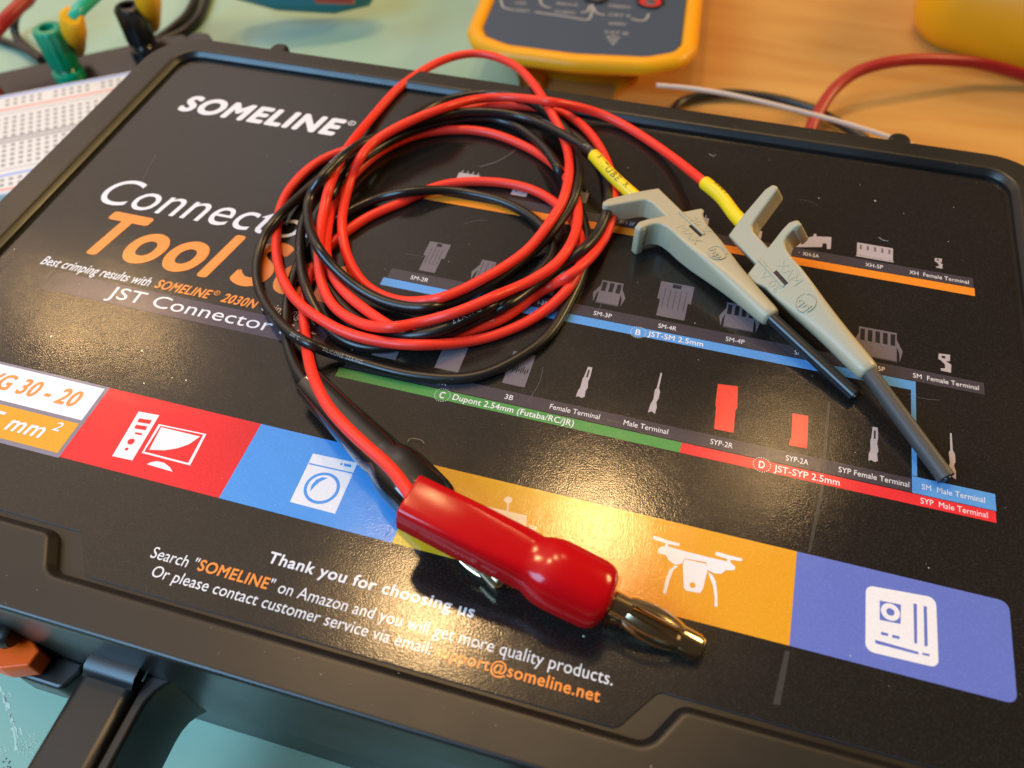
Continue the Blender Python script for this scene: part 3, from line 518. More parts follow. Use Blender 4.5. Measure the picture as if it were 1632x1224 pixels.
# orange latch at the front left, black pin above it
for s in (0, 1):
    f = (lambda x: x) if not s else (lambda x: 2*XC-x)
    mb = MB()
    q = [(-108, 22.0), (-78.6, 22.0), (-76.0, 20.6), (-76.2, 18.3), (-79.6, 16.9), (-108, 16.9)]
    slab(mb, rounded([(f(x), y) for x, y in q], [0, .4, .4, .4, .8, 1], 3), -15.5, -11.6, M_LATCH, .35, 3)
    lt = mb.build('latch', case, sharp=50)
    mb = MB()
    tube(mb, [Vector((f(-108), 20.9, -9.3)), Vector((f(-79.6), 20.9, -9.3)), Vector((f(-79.0), 20.9, -9.3))], lambda t: 1.9 if t < .9 else 1.5, M_FRAME, 20)
    mb.build('hinge_pin', lt, sharp=50)
    mb = MB()
    q = [(-80, YF+.3), (-71.6, YF+.3), (-71.4, 20.2), (-72.8, 17.3), (-80, 17.3)]
    slab(mb, rounded([(f(x), y) for x, y in q], [0, 0, .8, 1.2, .5], 4), -21.5, -16.0, M_FRAME, .6, 3)
    mb.build('latch_keeper', case, sharp=50)

# ------------------------------------------------------------------ the printed label
mb = MB()
fill(mb, lab, 0.0, INK['black'])
le = [at_z(lab, -.25), at_z(lab, 0)]; loft(mb, le, INK['conn'], smooth=False)
Z1, Z2, Z3 = .02, .035, .05
def Q(px, py): p = P(px, py, 0); return (p.x, p.y)
def rect(mb, x0, x1, y0, y1, m, z=Z1): mb.add([(x0, y0, z), (x1, y0, z), (x1, y1, z), (x0, y1, z)], [(0, 1, 2, 3)], INK[m])
def poly(mb, pts, m, z=Z1, holes=()): fill(mb, ccw(pts), z, INK[m], holes=[ccw(h) for h in holes])
def ppoly(mb, px, m, z=Z2, holes=()): poly(mb, [Q(*p) for p in px], m, z, [[Q(*p) for p in h] for h in holes])
def disc(mb, c, r, m, z=Z2, n=28): poly(mb, [(c[0]+r*math.cos(6.2832*i/n), c[1]+r*math.sin(6.2832*i/n)) for i in range(n)], m, z)
def ring(mb, c, r0, r1, m, z=Z2, n=32):
    v = []; f = []
    for i in range(n):
        a = 6.2832*i/n; v += [(c[0]+r0*math.cos(a), c[1]+r0*math.sin(a), z), (c[0]+r1*math.cos(a), c[1]+r1*math.sin(a), z)]
        k = 2*i; f.append((k, k+1, (k+3) % (2*n), (k+2) % (2*n)))
    mb.add(v, f, INK[m])
def TX(s, pl, pr, yb, cap, m='white', shear=0.0, w=0.0, z=Z3):
    text_on(mb, s, Q(*pl)[0], Q(*pr)[0], yb, cap, INK[m], z, shear, w)
def txm(s, x0, x1, yb, cap, m='white', shear=0.0, w=0.0, z=Z3): text_on(mb, s, x0, x1, yb, cap, INK[m], z, shear, w)
# title block
txm('SOMELINE', -110.9, -74.4, 125.4, 5.8, shear=.20, w=.054)
ring(mb, (-73.2, 130.4), .62, .82, 'white', Z3); txm('R', -73.5, -72.9, 130.0, .8)
txm('Connector', -110.6, -64.6, 95.2, 7.4, shear=.22, w=.004)
txm('Tool', -105.6, -78.2, 82.4, 11.4, m='orange', shear=.22, w=.034)
txm('Set', -76.3, -55.4, 82.4, 11.4, m='orange', shear=.22, w=.034)
txm('Best crimping results with', -110.5, -88.9, 78.0, 2.05, shear=.22, w=.014)
txm('SOMELINE', -87.8, -77.4, 78.0, 2.05, m='orange', shear=.22, w=.030)
ring(mb, (-76.6, 79.7), .42, .55, 'orange', Z3); txm('R', -76.8, -76.4, 79.4, .6, m='orange')
txm('2030N', -75.2, -68.6, 78.0, 2.05, m='orange', shear=.22, w=.030)
txm('Crimping pliers', -67.7, -55.6, 78.0, 1.95, shear=.22, w=.004)
# pale violet band, fading to the left
for i in range(10):
    x0 = -109+i*.9; x1 = x0+.9
    mm = mat('ink_band_fade', tuple(.011+(c-.011)*(i+.5)/10 for c in (.070, .050, .068)), rough=.17, bump=GRAIN)
    mb.add([(x0, 72.8, Z1), (x1, 72.8, Z1), (x1, 77.2, Z1), (x0, 77.2, Z1)], [(0, 1, 2, 3)], mm)
rect(mb, -100, -54.5, 72.8, 77.2, 'band')
txm('JST Connector Set', -94.6, -56.3, 74.0, 2.6, w=.006)
# size plate at the left end of the colour row
mb2 = mb
rect(mb, -117.5, -82.9, 43.7, 57.05, 'frame')
# product row A / B / C / D bars
rect(mb, -50.0, 45.8, 113.7, 116.0, 'grey')
rect(mb, -51.0, 45.9, 111.75, 113.6, 'barorange')
rect(mb, -50.0, 46.2, 90.65, 93.0, 'grey')
rect(mb, -50.6, 36.3, 88.75, 90.55, 'barblue')
rect(mb, 35.6, 36.3, 73.1, 88.75, 'barblue')
rect(mb, 35.6, 46.5, 70.25, 73.0, 'barblue')
rect(mb, -49.4, 35.55, 70.3, 72.6, 'grey')
rect(mb, -50.0, 3.75, 68.35, 70.15, 'green')
rect(mb, 3.75, 46.4, 68.35, 70.15, 'barred')
C1, C2, C3, C4 = .95, .95, .95, .95
def small(s, x0, x1, yb): txm(s, x0, x1, yb, .92, w=.006)
def xq(x, y): return Q(x, y)[0]
small('XH-3P', xq(985, 357), xq(1011, 360), 114.35); small('XH-4A', xq(1178, 387), xq(1205, 392), 114.35); small('XH-5A', xq(1279, 406), xq(1305, 410), 114.35)
small('XH-5P', xq(1379, 427), xq(1407, 430), 114.35); small('XH  Female Terminal', xq(1449, 438), xq(1544, 453), 114.35)
small('SM-2R', xq(652, 448), xq(680, 453), 91.3); small('SM-2P', xq(745, 464), xq(772, 469), 91.3); small('SM-3R', xq(846, 484), xq(872, 489), 91.3)
small('SM-3P', xq(944, 506), xq(973, 511), 91.3); small('SM-4R', xq(1048, 524), xq(1077, 529), 91.3); small('SM-4P', xq(1156, 544), xq(1186, 549), 91.3)
small('SM-5R', xq(1266, 564), xq(1294, 569), 91.3); small('SM-5P', xq(1381, 588), xq(1410, 592), 91.3); small('SM  Female Terminal', xq(1455, 603), xq(1560, 622), 91.3)
small('2R', -43.5, -41.2, 71.0); small('3R', xq(695, 617), xq(709, 620), 71.0); small('3B', xq(803, 637), xq(816, 640), 71.0); small('Female Terminal', xq(875, 653), xq(955, 668), 71.0)
small('Male Terminal', xq(993, 678), xq(1064, 692), 71.0); small('SYP-2R', xq(1131, 711), xq(1167, 716), 71.0); small('SYP-2A', xq(1252, 734), xq(1288, 742), 71.0)
small('SYP Female Terminal', xq(1336, 754), xq(1449, 777), 71.0)
small('SM  Male Terminal', xq(1469, 784), xq(1570, 802), 71.15); small('SYP  Male Terminal', xq(1467, 802), xq(1574, 823), 68.8)
def badge(px, py, letter, m):
    c = Q(px, py); disc(mb, c, 1.05, m, Z2)
    for i in range(22):
        a = 6.2832*i/22; x, y = c[0]+1.2*math.cos(a), c[1]+1.2*math.sin(a)
        disc(mb, (x, y), .075, 'white', Z3, 6)
    txm(letter, c[0]-.42, c[0]+.42, c[1]-.62, 1.25, w=.02)
badge(1017, 530, 'B', 'barblue'); badge(705, 630, 'C', 'green'); badge(1214, 741, 'D', 'barred')
txm('JST-SM 2.5mm', xq(1031, 539), xq(1120, 553), 89.1, 1.1, w=.012)
txm('Dupont 2.54mm (Futaba/RC/JR)', xq(720, 638), xq(914, 678), 68.75, 1.1, w=.012)
txm('JST-SYP 2.5mm', xq(1233, 752), xq(1338, 775), 68.7, 1.1, w=.012)
# bottom lines
txm('Thank you for choosing us', xq(424, 898), xq(755, 982), 36.8, 1.65, w=.028)
txm('Search "', xq(238, 889), xq(311, 908), 33.3, 1.6, w=.004); txm('SOMELINE', xq(313, 909), xq(424, 941), 33.3, 1.6, m='orange', w=.026)
txm('" on Amazon and you will get more quality products.', xq(426, 940), xq(976, 1092), 33.3, 1.6, w=.006)
txm('Or please contact customer service via email:', xq(239, 918), xq(688, 1035), 30.95, 1.55, w=.004)
txm('support@someline.net', xq(692, 1045), xq(955, 1118), 30.95, 1.55, m='orange', w=.022)
# drawings of the connectors
def white_header(px, py, n, w=3.3, h=1.5, pins=True):
    x, y = Q(px, py); rect(mb, x-w/2, x+w/2, y, y+h, 'term', Z2)
    for i in range(n):
        cx = x-w/2+w*(i+.5)/n
        if pins: rect(mb, cx-.09, cx+.09, y+h, y+h+.75, 'term', Z2)
        else: rect(mb, cx-.16, cx+.2, y+h*.5, y+h*.85, 'conn', Z3)
white_header(742, 291, 4, 4.2, 2.6); white_header(826, 312, 2, 3.0, 2.0, False); white_header(920, 322, 3, 3.2, 3.0)
white_header(1102, 364, 4, 5.4, 3.4); white_header(1192, 377, 4, 4.6, 2.0)
ppoly(mb, [(1268, 394), (1275, 388), (1290, 378), (1296, 377), (1297, 373), (1301, 373), (1301, 377), (1325, 378), (1324, 397), (1318, 397), (1317, 388), (1311, 388), (1310, 394)], 'term', Z2)
white_header(1394, 411, 5, 6.0, 3.2, False)
x, y = Q(1394, 412); rect(mb, x-3.1, x+3.1, y-.25, y+.1, 'term', Z2+.005)
def terminal(px, py, k=1.0):
    x, y = Q(px, py)
    poly(mb, [(x+(a-x)*k, y+(c_-y)*k) for a, c_ in [(x-.5, y+1.6), (x+.5, y+1.7), (x+.45, y+.9), (x+.1, y+.8), (x+.55, y+.5), (x+.5, y-.5), (x-.35, y-.45), (x-.4, y-.2), (x-.0, y-.1), (x+.0, y+.4), (x-.3, y+.75), (x-.55, y+.9)]], 'term', Z2)
    rect(mb, x-.25*k, x+.05*k, y+1.1*k, y+1.4*k, 'dark', Z3)
terminal(1496, 424, 1.15); terminal(1506, 586, 1.7)
def sock(px, py, w, h, n, wings=True, slots=True):
    x, y = Q(px, py)
    rect(mb, x-w/2, x+w/2, y, y+h, 'conn', Z2)
    rect(mb, x-w/2-.15, x+w/2+.1, y-.3, y, 'grey', Z2)
    for i in range(n):
        cx = x-w/2+w*(i+.5)/n
        if slots: rect(mb, cx-w/n*.3, cx+w/n*.3, y+h*.52, y+h*.93, 'dark', Z3)
        else: rect(mb, cx-w/n*.06, cx+w/n*.06, y+h*.1, y+h*.9, 'grey', Z3)
    if wings:
        for s in (-1, 1):
            poly(mb, [(x+s*w/2, y+h*.75), (x+s*(w/2+.9), y+h*.38), (x+s*(w/2+.45), y-.1), (x+s*(w/2+.35), y+h*.3), (x+s*w/2, y+h*.5)], 'conn', Z2)
sock(967, 484, 3.7, 5.2, 3); sock(1176, 524, 4.7, 5.4, 4); sock(1398, 570, 5.8, 6.0, 5)
sock(766, 449, 2.6, 5.2, 3, slots=False)
def sleeve(px, py, w, h, n, low=.5):
    x, y = Q(px, py); rect(mb, x-w/2, x+w/2, y, y+h, 'conn', Z2)
    rect(mb, x-w/2-.5, x+w/2+.5, y+h*low, y+h, 'conn', Z2+.005)
    for i in range(n): rect(mb, x-w/2+w*(i+.6)/(n+.2)-.05, x-w/2+w*(i+.6)/(n+.2)+.05, y+h*.25, y+h*.8, 'grey', Z3)
    rect(mb, x-w*.16, x+w*.16, y+h*.86, y+h*.97, 'dark', Z3)
sleeve(680, 433, 2.9, 7.4, 4); sleeve(1068, 507, 4.6, 8.0, 5, .48); sleeve(864, 468, 3.6, 7.6, 4)
for px, py, w, h in ((611, 570, 4.0, 6.6), (711, 590, 3.9, 6.8), (818, 614, 3.6, 6.6)):
    x, y = Q(px, py); rect(mb, x-w/2, x+w/2, y, y+h, 'conn', Z2)
x, y = Q(820, 614)
for i in range(8):
    rect(mb, x-1.2+i*.33, x-1.02+i*.33, y+2.4+(i % 2)*.3, y+3.3+(i % 3)*.3, 'dark', Z3)
def crimp(px, py):
    x, y = Q(px, py)
    poly(mb, [(x+(a-x)*1.35, y+(c_-y)*1.52) for a, c_ in [(x-.45, y), (x-.15, y+.15), (x+.15, y), (x+.5, y+.2), (x+.42, y+1.0), (x+.55, y+1.4), (x+.4, y+2.2), (x+.48, y+2.9), (x+.42, y+4.1), (x-.1, y+4.1), (x-.2, y+2.8), (x-.3, y+2.4), (x-.28, y+1.2), (x-.42, y+.9)]], 'term', Z2)
    rect(mb, x+.05, x+.3, y+4.1, y+5.6, 'dark', Z3)
crimp(924, 634); crimp(1391, 736)
def pinterm(px, py):
    x, y = Q(px, py)
    poly(mb, [(x+(a-x)*1.25, y+(c_-y)*1.9) for a, c_ in [(x-.5, y), (x-.1, y+.2), (x+.35, y), (x+.4, y+.7), (x+.22, y+1.2), (x+.4, y+1.6), (x+.38, y+2.3), (x+.16, y+2.6), (x+.14, y+4.2), (x-.06, y+4.2), (x-.1, y+2.6), (x-.28, y+2.3), (x-.2, y+1.4), (x-.4, y+.9)]], 'term', Z2)
pinterm(1039, 659); pinterm(1518, 763)
def redplug(pts): ppoly(mb, pts, 'sypred', Z2)
redplug([(1144, 612), (1176, 616), (1175, 650), (1172, 655), (1169, 690), (1138, 684), (1141, 650), (1140, 645)])
redplug([(1263, 659), (1288, 663), (1287, 700), (1286, 715), (1257, 710), (1259, 700), (1261, 698)])
# faint reflection, painted as a pale strip down the right part of the lid
ppoly(mb, [(1319, 640), (1323, 641), (1313, 780), (1292, 880), (1287, 880), (1307, 780)], 'reflection_strip', .010)
ppoly(mb, [(1251, 1037), (1259, 1038), (1243, 1124), (1232, 1122)], 'reflection_strip', .010)
label = mb.build('printed_label', case)

# colour tiles with pictograms: sub-parts of the label
TY0, TY1 = 43.9, 57.0
def tile(name, x0, x1, m, rx=None):
    mb = MB()
    if rx: poly(mb, rounded([(x0, TY0), (x1, TY0), (x1, TY1), (x0, TY1)], [0, 1.2, 1.2, 0], 5), m, Z1)
    else: rect(mb, x0, x1, TY0, TY1, m)
    return mb
# size plate
mb = MB()
rect(mb, -117.0, -83.5, 50.45, 56.6, 'white', Z2); rect(mb, -117.0, -83.5, 44.4, 49.8, 'amber', Z2)
txm('AWG 30 - 20', -106.9, -86.0, 52.2, 3.0, m='orange', shear=.18, w=.026)
txm('0.05 - 0.5 mm', -112.3, -87.6, 45.9, 2.8, shear=.18, w=.026); txm('2', -86.9, -85.6, 47.7, 1.6, shear=.18, w=.02)
mb.build('size_plate', label)
mb = tile('computer_tile', -82.9, -57.0, 'red')
W_ = 'white'
ppoly(mb, rounded([(221, 656), (254, 662), (211, 734), (179, 727)], 0), W_, Z2)
ppoly(mb, [(222, 667), (242, 670), (239, 676), (219, 673)], 'red', Z3); ppoly(mb, [(217, 677), (235, 680), (232, 686), (214, 683)], 'red', Z3)
ppoly(mb, [(216, 689), (227, 691), (226, 694), (215, 692)], 'red', Z3)
disc(mb, Q(209, 704), .52, 'red', Z3); disc(mb, Q(202, 716), .26, 'red', Z3)
ppoly(mb, [(253, 676), (329, 692), (303, 742), (226, 722)], W_, Z2)
ppoly(mb, [(256, 679), (324, 693), (300, 738), (230, 720)], 'red', Z2+.008)
ppoly(mb, [(257, 681), (319, 696), (302, 708), (282, 715), (262, 718), (238, 717)], W_, Z3)
ppoly(mb, [(234, 740), (240, 737), (250, 735), (262, 738), (271, 745), (275, 752)], W_, Z2)
mb.build('computer_tile', label)
mb = tile('washer_tile', -57.0, -31.1, 'blue')
ppoly(mb, [(499, 723), (570, 738), (534, 819), (462, 800)], W_, Z2)
ppoly(mb, [(493, 738), (565, 754), (564, 756), (492, 740)], 'blue', Z3)
ppoly(mb, [(549, 739), (560, 741), (559, 745), (548, 743)], 'blue', Z3); ppoly(mb, [(543, 738), (546, 739), (545, 742), (542, 741)], 'blue', Z3)
c = Q(513, 778); disc(mb, c, 2.55, 'blue', Z3); disc(mb, c, 2.1, W_, Z3+.008)
ppoly(mb, [(494, 784), (497, 773), (504, 765), (513, 761), (523, 762), (510, 768), (502, 775)], 'blue', Z3+.016)
mb.build('washing_machine_tile', label)
mb = tile('robot_tile', -31.1, -5.1, 'yellow')
ppoly(mb, rounded([(770, 806), (840, 822), (836, 862), (764, 846)], 0), W_, Z2); disc(mb, Q(810, 797), .55, W_, Z2)
ppoly(mb, [(809, 799), (812, 800), (810, 817), (807, 817)], W_, Z2+.005); ppoly(mb, [(844, 836), (856, 840), (850, 860), (838, 856)], W_, Z2)
mb.build('robot_tile', label)
mb = tile('drone_tile', -5.1, 21.0, 'amber')
def z9(pts): return [(1032+x*.36765, 780+y*.36765) for x, y in pts]
D = [[(25, 203), (30, 201), (90, 222), (138, 234), (140, 242), (134, 246), (90, 238), (24, 216)], [(297, 270), (350, 285), (410, 300), (412, 308), (404, 312), (350, 304), (292, 285)],
     [(78, 230), (88, 232), (90, 248), (160, 268), (260, 293), (344, 312), (348, 302), (358, 304), (360, 318), (380, 335), (378, 350), (360, 352), (340, 350), (320, 366), (290, 365), (262, 350), (254, 316), (160, 300), (150, 322), (120, 328), (94, 310), (78, 285), (50, 278), (45, 262), (60, 248), (76, 246)],
     [(160, 303), (252, 322), (262, 345), (240, 432), (228, 450), (168, 440), (157, 428), (153, 330)], [(120, 330), (132, 334), (112, 350), (96, 390), (80, 453), (66, 450), (78, 395), (94, 352)],
     [(262, 358), (280, 370), (296, 400), (302, 450), (303, 510), (290, 508), (291, 470), (284, 420), (270, 385)]]
for q in D: ppoly(mb, z9(q), W_, Z2+.002*D.index(q))
disc(mb, Q(*z9([(195, 416)])[0]), .38, 'amber', Z3+.01)
mb.build('drone_tile', label)
mb = tile('board_tile', 21.0, 47.1, 'violet', True)
q = [Q(*p) for p in z9([(946, 415), (1250, 470), (1262, 775), (944, 700)])]
poly(mb, rounded(ccw(q), 1.0, 5), W_, Z2)
ppoly(mb, z9([(1006, 482), (1098, 500), (1096, 584), (1006, 566)]), 'violet', Z3); disc(mb, Q(*z9([(1052, 532)])[0]), 1.15, W_, Z3+.008); disc(mb, Q(*z9([(1052, 532)])[0]), .5, 'violet', Z3+.016)
for q in ([(1152, 495), (1167, 498), (1168, 668), (1156, 668)], [(1196, 505), (1210, 508), (1214, 680), (1200, 680)], [(985, 652), (1172, 705), (1176, 717), (988, 668)], [(1190, 708), (1222, 715), (1222, 724), (1192, 718)],
          [(1012, 617), (1042, 625), (1042, 637), (1012, 630)], [(1060, 630), (1092, 638), (1092, 650), (1060, 643)]): ppoly(mb, z9(q), 'violet', Z3)
mb.build('circuit_board_tile', label)

# ================================================================== leads
def unpack(a): return [Vector((a[i]/100, a[i+1]/100, a[i+2]/100)) for i in range(0, len(a), 3)]
RP, BP = unpack(WR), unpack(WB)
RPts, BPts = catmull(RP, .55), catmull(BP, .55)
R0 = .87
def tube_text(mb, pts, px, py, s, cap, m, r=R0, ang=0.0, flip=False, w=0.0):
    """lettering printed round a cable, centred where the cable passes a photo pixel"""
    best = None
    for i, p in enumerate(pts):
        x, y = proj(p); dd = math.hypot(x-px, y-py)
        if dd < 14 and (best is None or p.z > best[1]+.3): best = (i, p.z)
    if best is None: best = (min(range(len(pts)), key=lambda i: math.hypot(proj(pts[i])[0]-px, proj(pts[i])[1]-py)), 0)
    i0 = best[0]; v, f, asp = glyphs(s, 0, w, 1.15); L = asp*cap
    T, U, R = frames(pts); cum = [0]
    for i in range(1, len(pts)): cum.append(cum[-1]+(pts[i]-pts[i-1]).length)
    out = []; j = 0
    sgn = -1 if flip else 1
    for a, b in v:
        d = cum[i0]+sgn*(a-.5)*L; d = max(cum[0], min(cum[-1]-1e-4, d))
        lo = max(0, min(len(cum)-2, next((k for k in range(max(0, i0-60), min(len(cum)-1, i0+60)) if cum[k+1] >= d), i0)))
        t = (d-cum[lo])/(cum[lo+1]-cum[lo]); c = pts[lo].lerp(pts[lo+1], t); u = U[lo].lerp(U[lo+1], t).normalized(); rr = R[lo].lerp(R[lo+1], t).normalized()
        th = ang+sgn*(-(b-.5)*cap/r)
        out.append(tuple(c+(u*math.cos(th)+rr*math.sin(th))*(r+.035)))
    mb.add(out, f, m)
# --- the spring grabber, built in its own frame: u from nose to tail, w across (hook side +), t up
def grabber(lead, nose, tail, roll, mirror, tip_end, tip_mat, tip_r, nm):
    A = Vector(nose); ax = (Vector(tail)-A).normalized(); up = Vector((0, 0, 1)); up = (up-ax*ax.dot(up)).normalized(); wv = up.cross(ax)
    sg = -1 if mirror else 1
    rot = Matrix.Rotation(math.radians(roll), 3, ax)
    up = rot @ up; wv = rot @ wv
    def X(p): return tuple(A+ax*p[0]+wv*(p[1]*sg)+up*p[2])
    def put(mb, name, parent, sharp=None):
        mb.v = [X(p) for p in mb.v]
        if mirror: mb.f = [f[::-1] for f in mb.f]
        return mb.build(name, parent, sharp=sharp)
    mb = MB()
    secs = [(-1.35, 1.0, 1.0, 2), (-1.2, 1.45, 1.4, 2), (-.9, 1.65, 1.6, 2), (0, 1.75, 1.7, 2.1), (3, 1.9, 1.85, 2.3), (6, 2.05, 2.05, 2.7), (9, 2.25, 2.25, 3.4), (12, 2.5, 2.4, 5), (15, 2.8, 2.5, 9), (18, 3.05, 2.5, 14), (22.6, 3.15, 2.5, 16)]
    lp = []
    for u, rw, rt, e in secs:
        lp.append([(u, x, y) for x, y in sup(rw, rt, e, 48)])
    loft(mb, lp, M_GRAB, flip=False); mb.add(lp[0], [tuple(range(48))[::-1]], M_GRAB); mb.add(lp[-1], [tuple(range(48))], M_GRAB)
    hook = [(17, 2.4), (20.2, 3.05), (22.2, 3.25), (23.3, 3.7), (23.9, 4.6), (24.1, 5.8), (24.0, 7.3), (25.2, 7.5), (25.7, 6.4), (25.5, 5.0), (24.4, .8), (22.9, -4.7), (22.2, -4.9), (21.6, -4.1), (20.0, -3.3), (17, -2.4)]
    slab(mb, rounded(hook, [0, 1, 1.5, 1.5, 1.5, 1, .4, .5, 1, 3, 0, .3, .3, .6, 1, 0], 4), -2.5, 2.53, M_GRAB, .35, 3)
    # thickened end of the hook, curling down
    slab(mb, rounded([(23.8, 6.0), (24.0, 7.6), (25.3, 7.7), (25.6, 6.2)], .4, 3), -3.6, 2.3, M_GRAB, .4, 3)
    # raised rib beside the slot, and raised lettering
    box(mb, 17.3, 24.0, -1.05, -.62, 2.4, 2.78, M_GRAB, .12)
    def emb(s, u0, u1, w0, h, wgt=0.0):
        v, f, asp = glyphs(s, 0, wgt)
        q = [(u0+(u1-u0)*a, w0+h*b) for a, b in v]
        mb.add([(x, y, 2.60) for x, y in q], f if not mirror else f, M_GRAB)
        # side walls from the open edges
        cnt = {}
        for g in f:
            for i in range(len(g)):
                e = (g[i], g[(i+1) % len(g)]); cnt[tuple(sorted(e))] = cnt.get(tuple(sorted(e)), 0)+1 
        vv = []; ff = []
        for g in f:
            for i in range(len(g)):
                a, b = g[i], g[(i+1) % len(g)]
                if cnt[tuple(sorted((a, b)))] == 1:
                    k = len(vv); vv += [(*q[a], 2.60), (*q[b], 2.60), (*q[b], 2.45), (*q[a], 2.45)]; ff.append((k, k+1, k+2, k+3))
        mb.add(vv, ff, M_GRAB)
    # text runs from tail to nose on one side of the rib, cap tops away from the hook
    if not mirror:
        emb('30 V', 21.7, 17.4, -1.3, -1.15); emb('MAX', 21.2, 16.2, 1.9, -1.5)
    else:
        emb('30 V', 17.4, 21.7, -2.45, 1.15); emb('MAX', 16.2, 21.2, .4, 1.5)
    rv = []; rf = []; n = 40
    for i in range(n):
        a = 6.2832*i/n
        for r, t in ((1.62, 2.44), (1.58, 2.58), (1.42, 2.58), (1.38, 2.44)): rv.append((12.9+r*math.cos(a), -.05+r*math.sin(a), t))
    for i in range(n):
        if i % 20 in (3, 4): continue
        for k in range(3): a, b = 4*i+k, 4*((i+1) % n)+k; rf.append((a, a+1, b+1, b))
    mb.add(rv, rf, M_GRAB)
    if not mirror: emb('hp', 14.0, 11.8, .75, -1.15)
    else: emb('hp', 11.8, 14.0, -.85, 1.15)
    body = put(mb, 'grabber_body', lead, 40)
    mb = MB(); box(mb, 17.3, 20.4, -.58, .05, 2.45, 2.56, M_TIPB, .04); put(mb, 'slot', body)
    mb = MB()
    pl = [(22.5, 1.5), (28.7, 1.45), (29.7, 1.9), (30.2, 2.9), (31.9, 8.6), (32.4, 9.1), (33.3, 8.7), (33.5, 7.3), (32.4, 1.9), (31.2, -1.9), (22.5, -1.7)]
    slab(mb, rounded(pl, [0, 1, .8, 1, .4, .5, .5, 1, 2, .2, 0], 4), -1.9, 2.25, M_GRAB, .35, 3)
    put(mb, 'plunger', lead, 40)
    mb = MB(); B = Vector(tip_end); a0 = Vector(X((-1.2, 0, 0))); 
    pts = [a0.lerp(B, k/6) for k in range(7)]
    tube(mb, pts, tip_r, tip_mat, 24); tt = mb.build('nose_tube', lead, sharp=50)
    mb = MB(); dirn = (B-a0).normalized(); tube(mb, [B-dirn*.1, B+dirn*.25], tip_r*.55, M_TIPB, 12); mb.build('tube_end', tt, sharp=50)
    return X

def banana(lead, path, sec, mboot, pin_len, pin_drop):
    path = catmull(path, .8); B = path[-1]
    mb = MB(); path_loft(mb, path, sec, mboot)
    mb.build('plug_boot', lead, sharp=60)
    ax = (B-path[-4]).normalized(); ax2 = (ax+Vector((0, 0, pin_drop))).normalized()
    up = Vector((0, 0, 1)); up = (up-ax2*ax2.dot(up)).normalized(); rt = ax2.cross(up)
    def ringp(s, r, n=24): return [tuple(B+ax2*s+(rt*math.cos(6.2832*k/n)+up*math.sin(6.2832*k/n))*r) for k in range(n)]
    mb = MB()
    pr = [(-1.5, 1.3), (.5, 1.3), (.6, 1.65), (3.0, 1.65), (3.2, 1.15), (pin_len-3.7, 1.15), (pin_len-3.5, 1.72), (pin_len-.9, 1.75), (pin_len-.4, 1.6), (pin_len-.12, 1.3), (pin_len, .9), (pin_len, .2)]
    loft(mb, [ringp(s, r) for s, r in pr], M_GOLD, flip=True)
    mb.add(ringp(pin_len, .2), [tuple(range(24))[::-1]], M_GOLD)
    pin = mb.build('plug_pin', lead, sharp=35)
    for q in range(4):
        mb = MB(); n = 14; lo = []; hi = []
        a0 = math.pi/2*q+math.radians(8); span = math.radians(52)
        for i in range(n+1):
            s = 2.6+(pin_len-2.6-3.2)*i/n; bul = 1.78+.62*math.sin(math.pi*min(1, max(0, i/n)))**.8
            for tgt, rr in ((hi, bul), (lo, bul-.22)):
                row = []
                for k in range(5):
                    a = a0+span*k/4; row.append(tuple(B+ax2*s+(rt*math.cos(a)+up*math.sin(a))*rr))
                tgt.append(row)
        loops = [hi[i]+lo[i][::-1] for i in range(n+1)]
        loft(mb, loops, M_GOLD, flip=True)
        mb.add(loops[0], [tuple(range(10))], M_GOLD); mb.add(loops[-1], [tuple(range(10))[::-1]], M_GOLD)
        mb.build('spring_leaf', pin, sharp=40)

def ends(sec_head):
    return sec_head
red = thing('test_lead', 'red test lead with a glossy red banana plug and a grey tipped grabber', 'test lead', tuple(RPts[len(RPts)//2]), group='coiled hook test leads')
blk = thing('test_lead', 'black test lead with a glossy black banana plug and a black tipped grabber', 'test lead', tuple(BPts[len(BPts)//2]), group='coiled hook test leads')
def wr(t): return R0*(1+.012*math.sin(t*310)+.012*math.sin(t*127+1))
mb = MB(); tube(mb, RPts, wr, M_REDW, 18)
rc = mb.build('wire', red)
mb = MB()
M_MRED = mat('pale_marking_on_red', (.85, .35, .32), rough=.5)
def marks(pts, par, m, lst):
    for px, py, s, cap, ang, fl in lst:
        mb = MB(); tube_text(mb, pts, px, py, s, cap, m, ang=ang, flip=fl, w=0); mb.build('wire_marking', par)
marks(RPts, rc, M_MRED, [(772, 518, '22AWG', 1.0, -.2, False), (556, 395, '200°C', .6, .9, False)])
mb = MB(); tube(mb, BPts, wr, M_BLKW, 18)
bc = mb.build('wire', blk)
marks(BPts, bc, M_MARK, [(752, 504, '22AWG', .95, .1, False), (928, 236, '200°C', .8, .1, True), (866, 197, '30/0.08AWG', .6, .5, True),
    (560, 571, 'SILICONE 22AWG', .55, .5, False), (475, 536, '200°C', .55, .5, False), (547, 262, '22AWG 22AWG', .6, .3, False)])
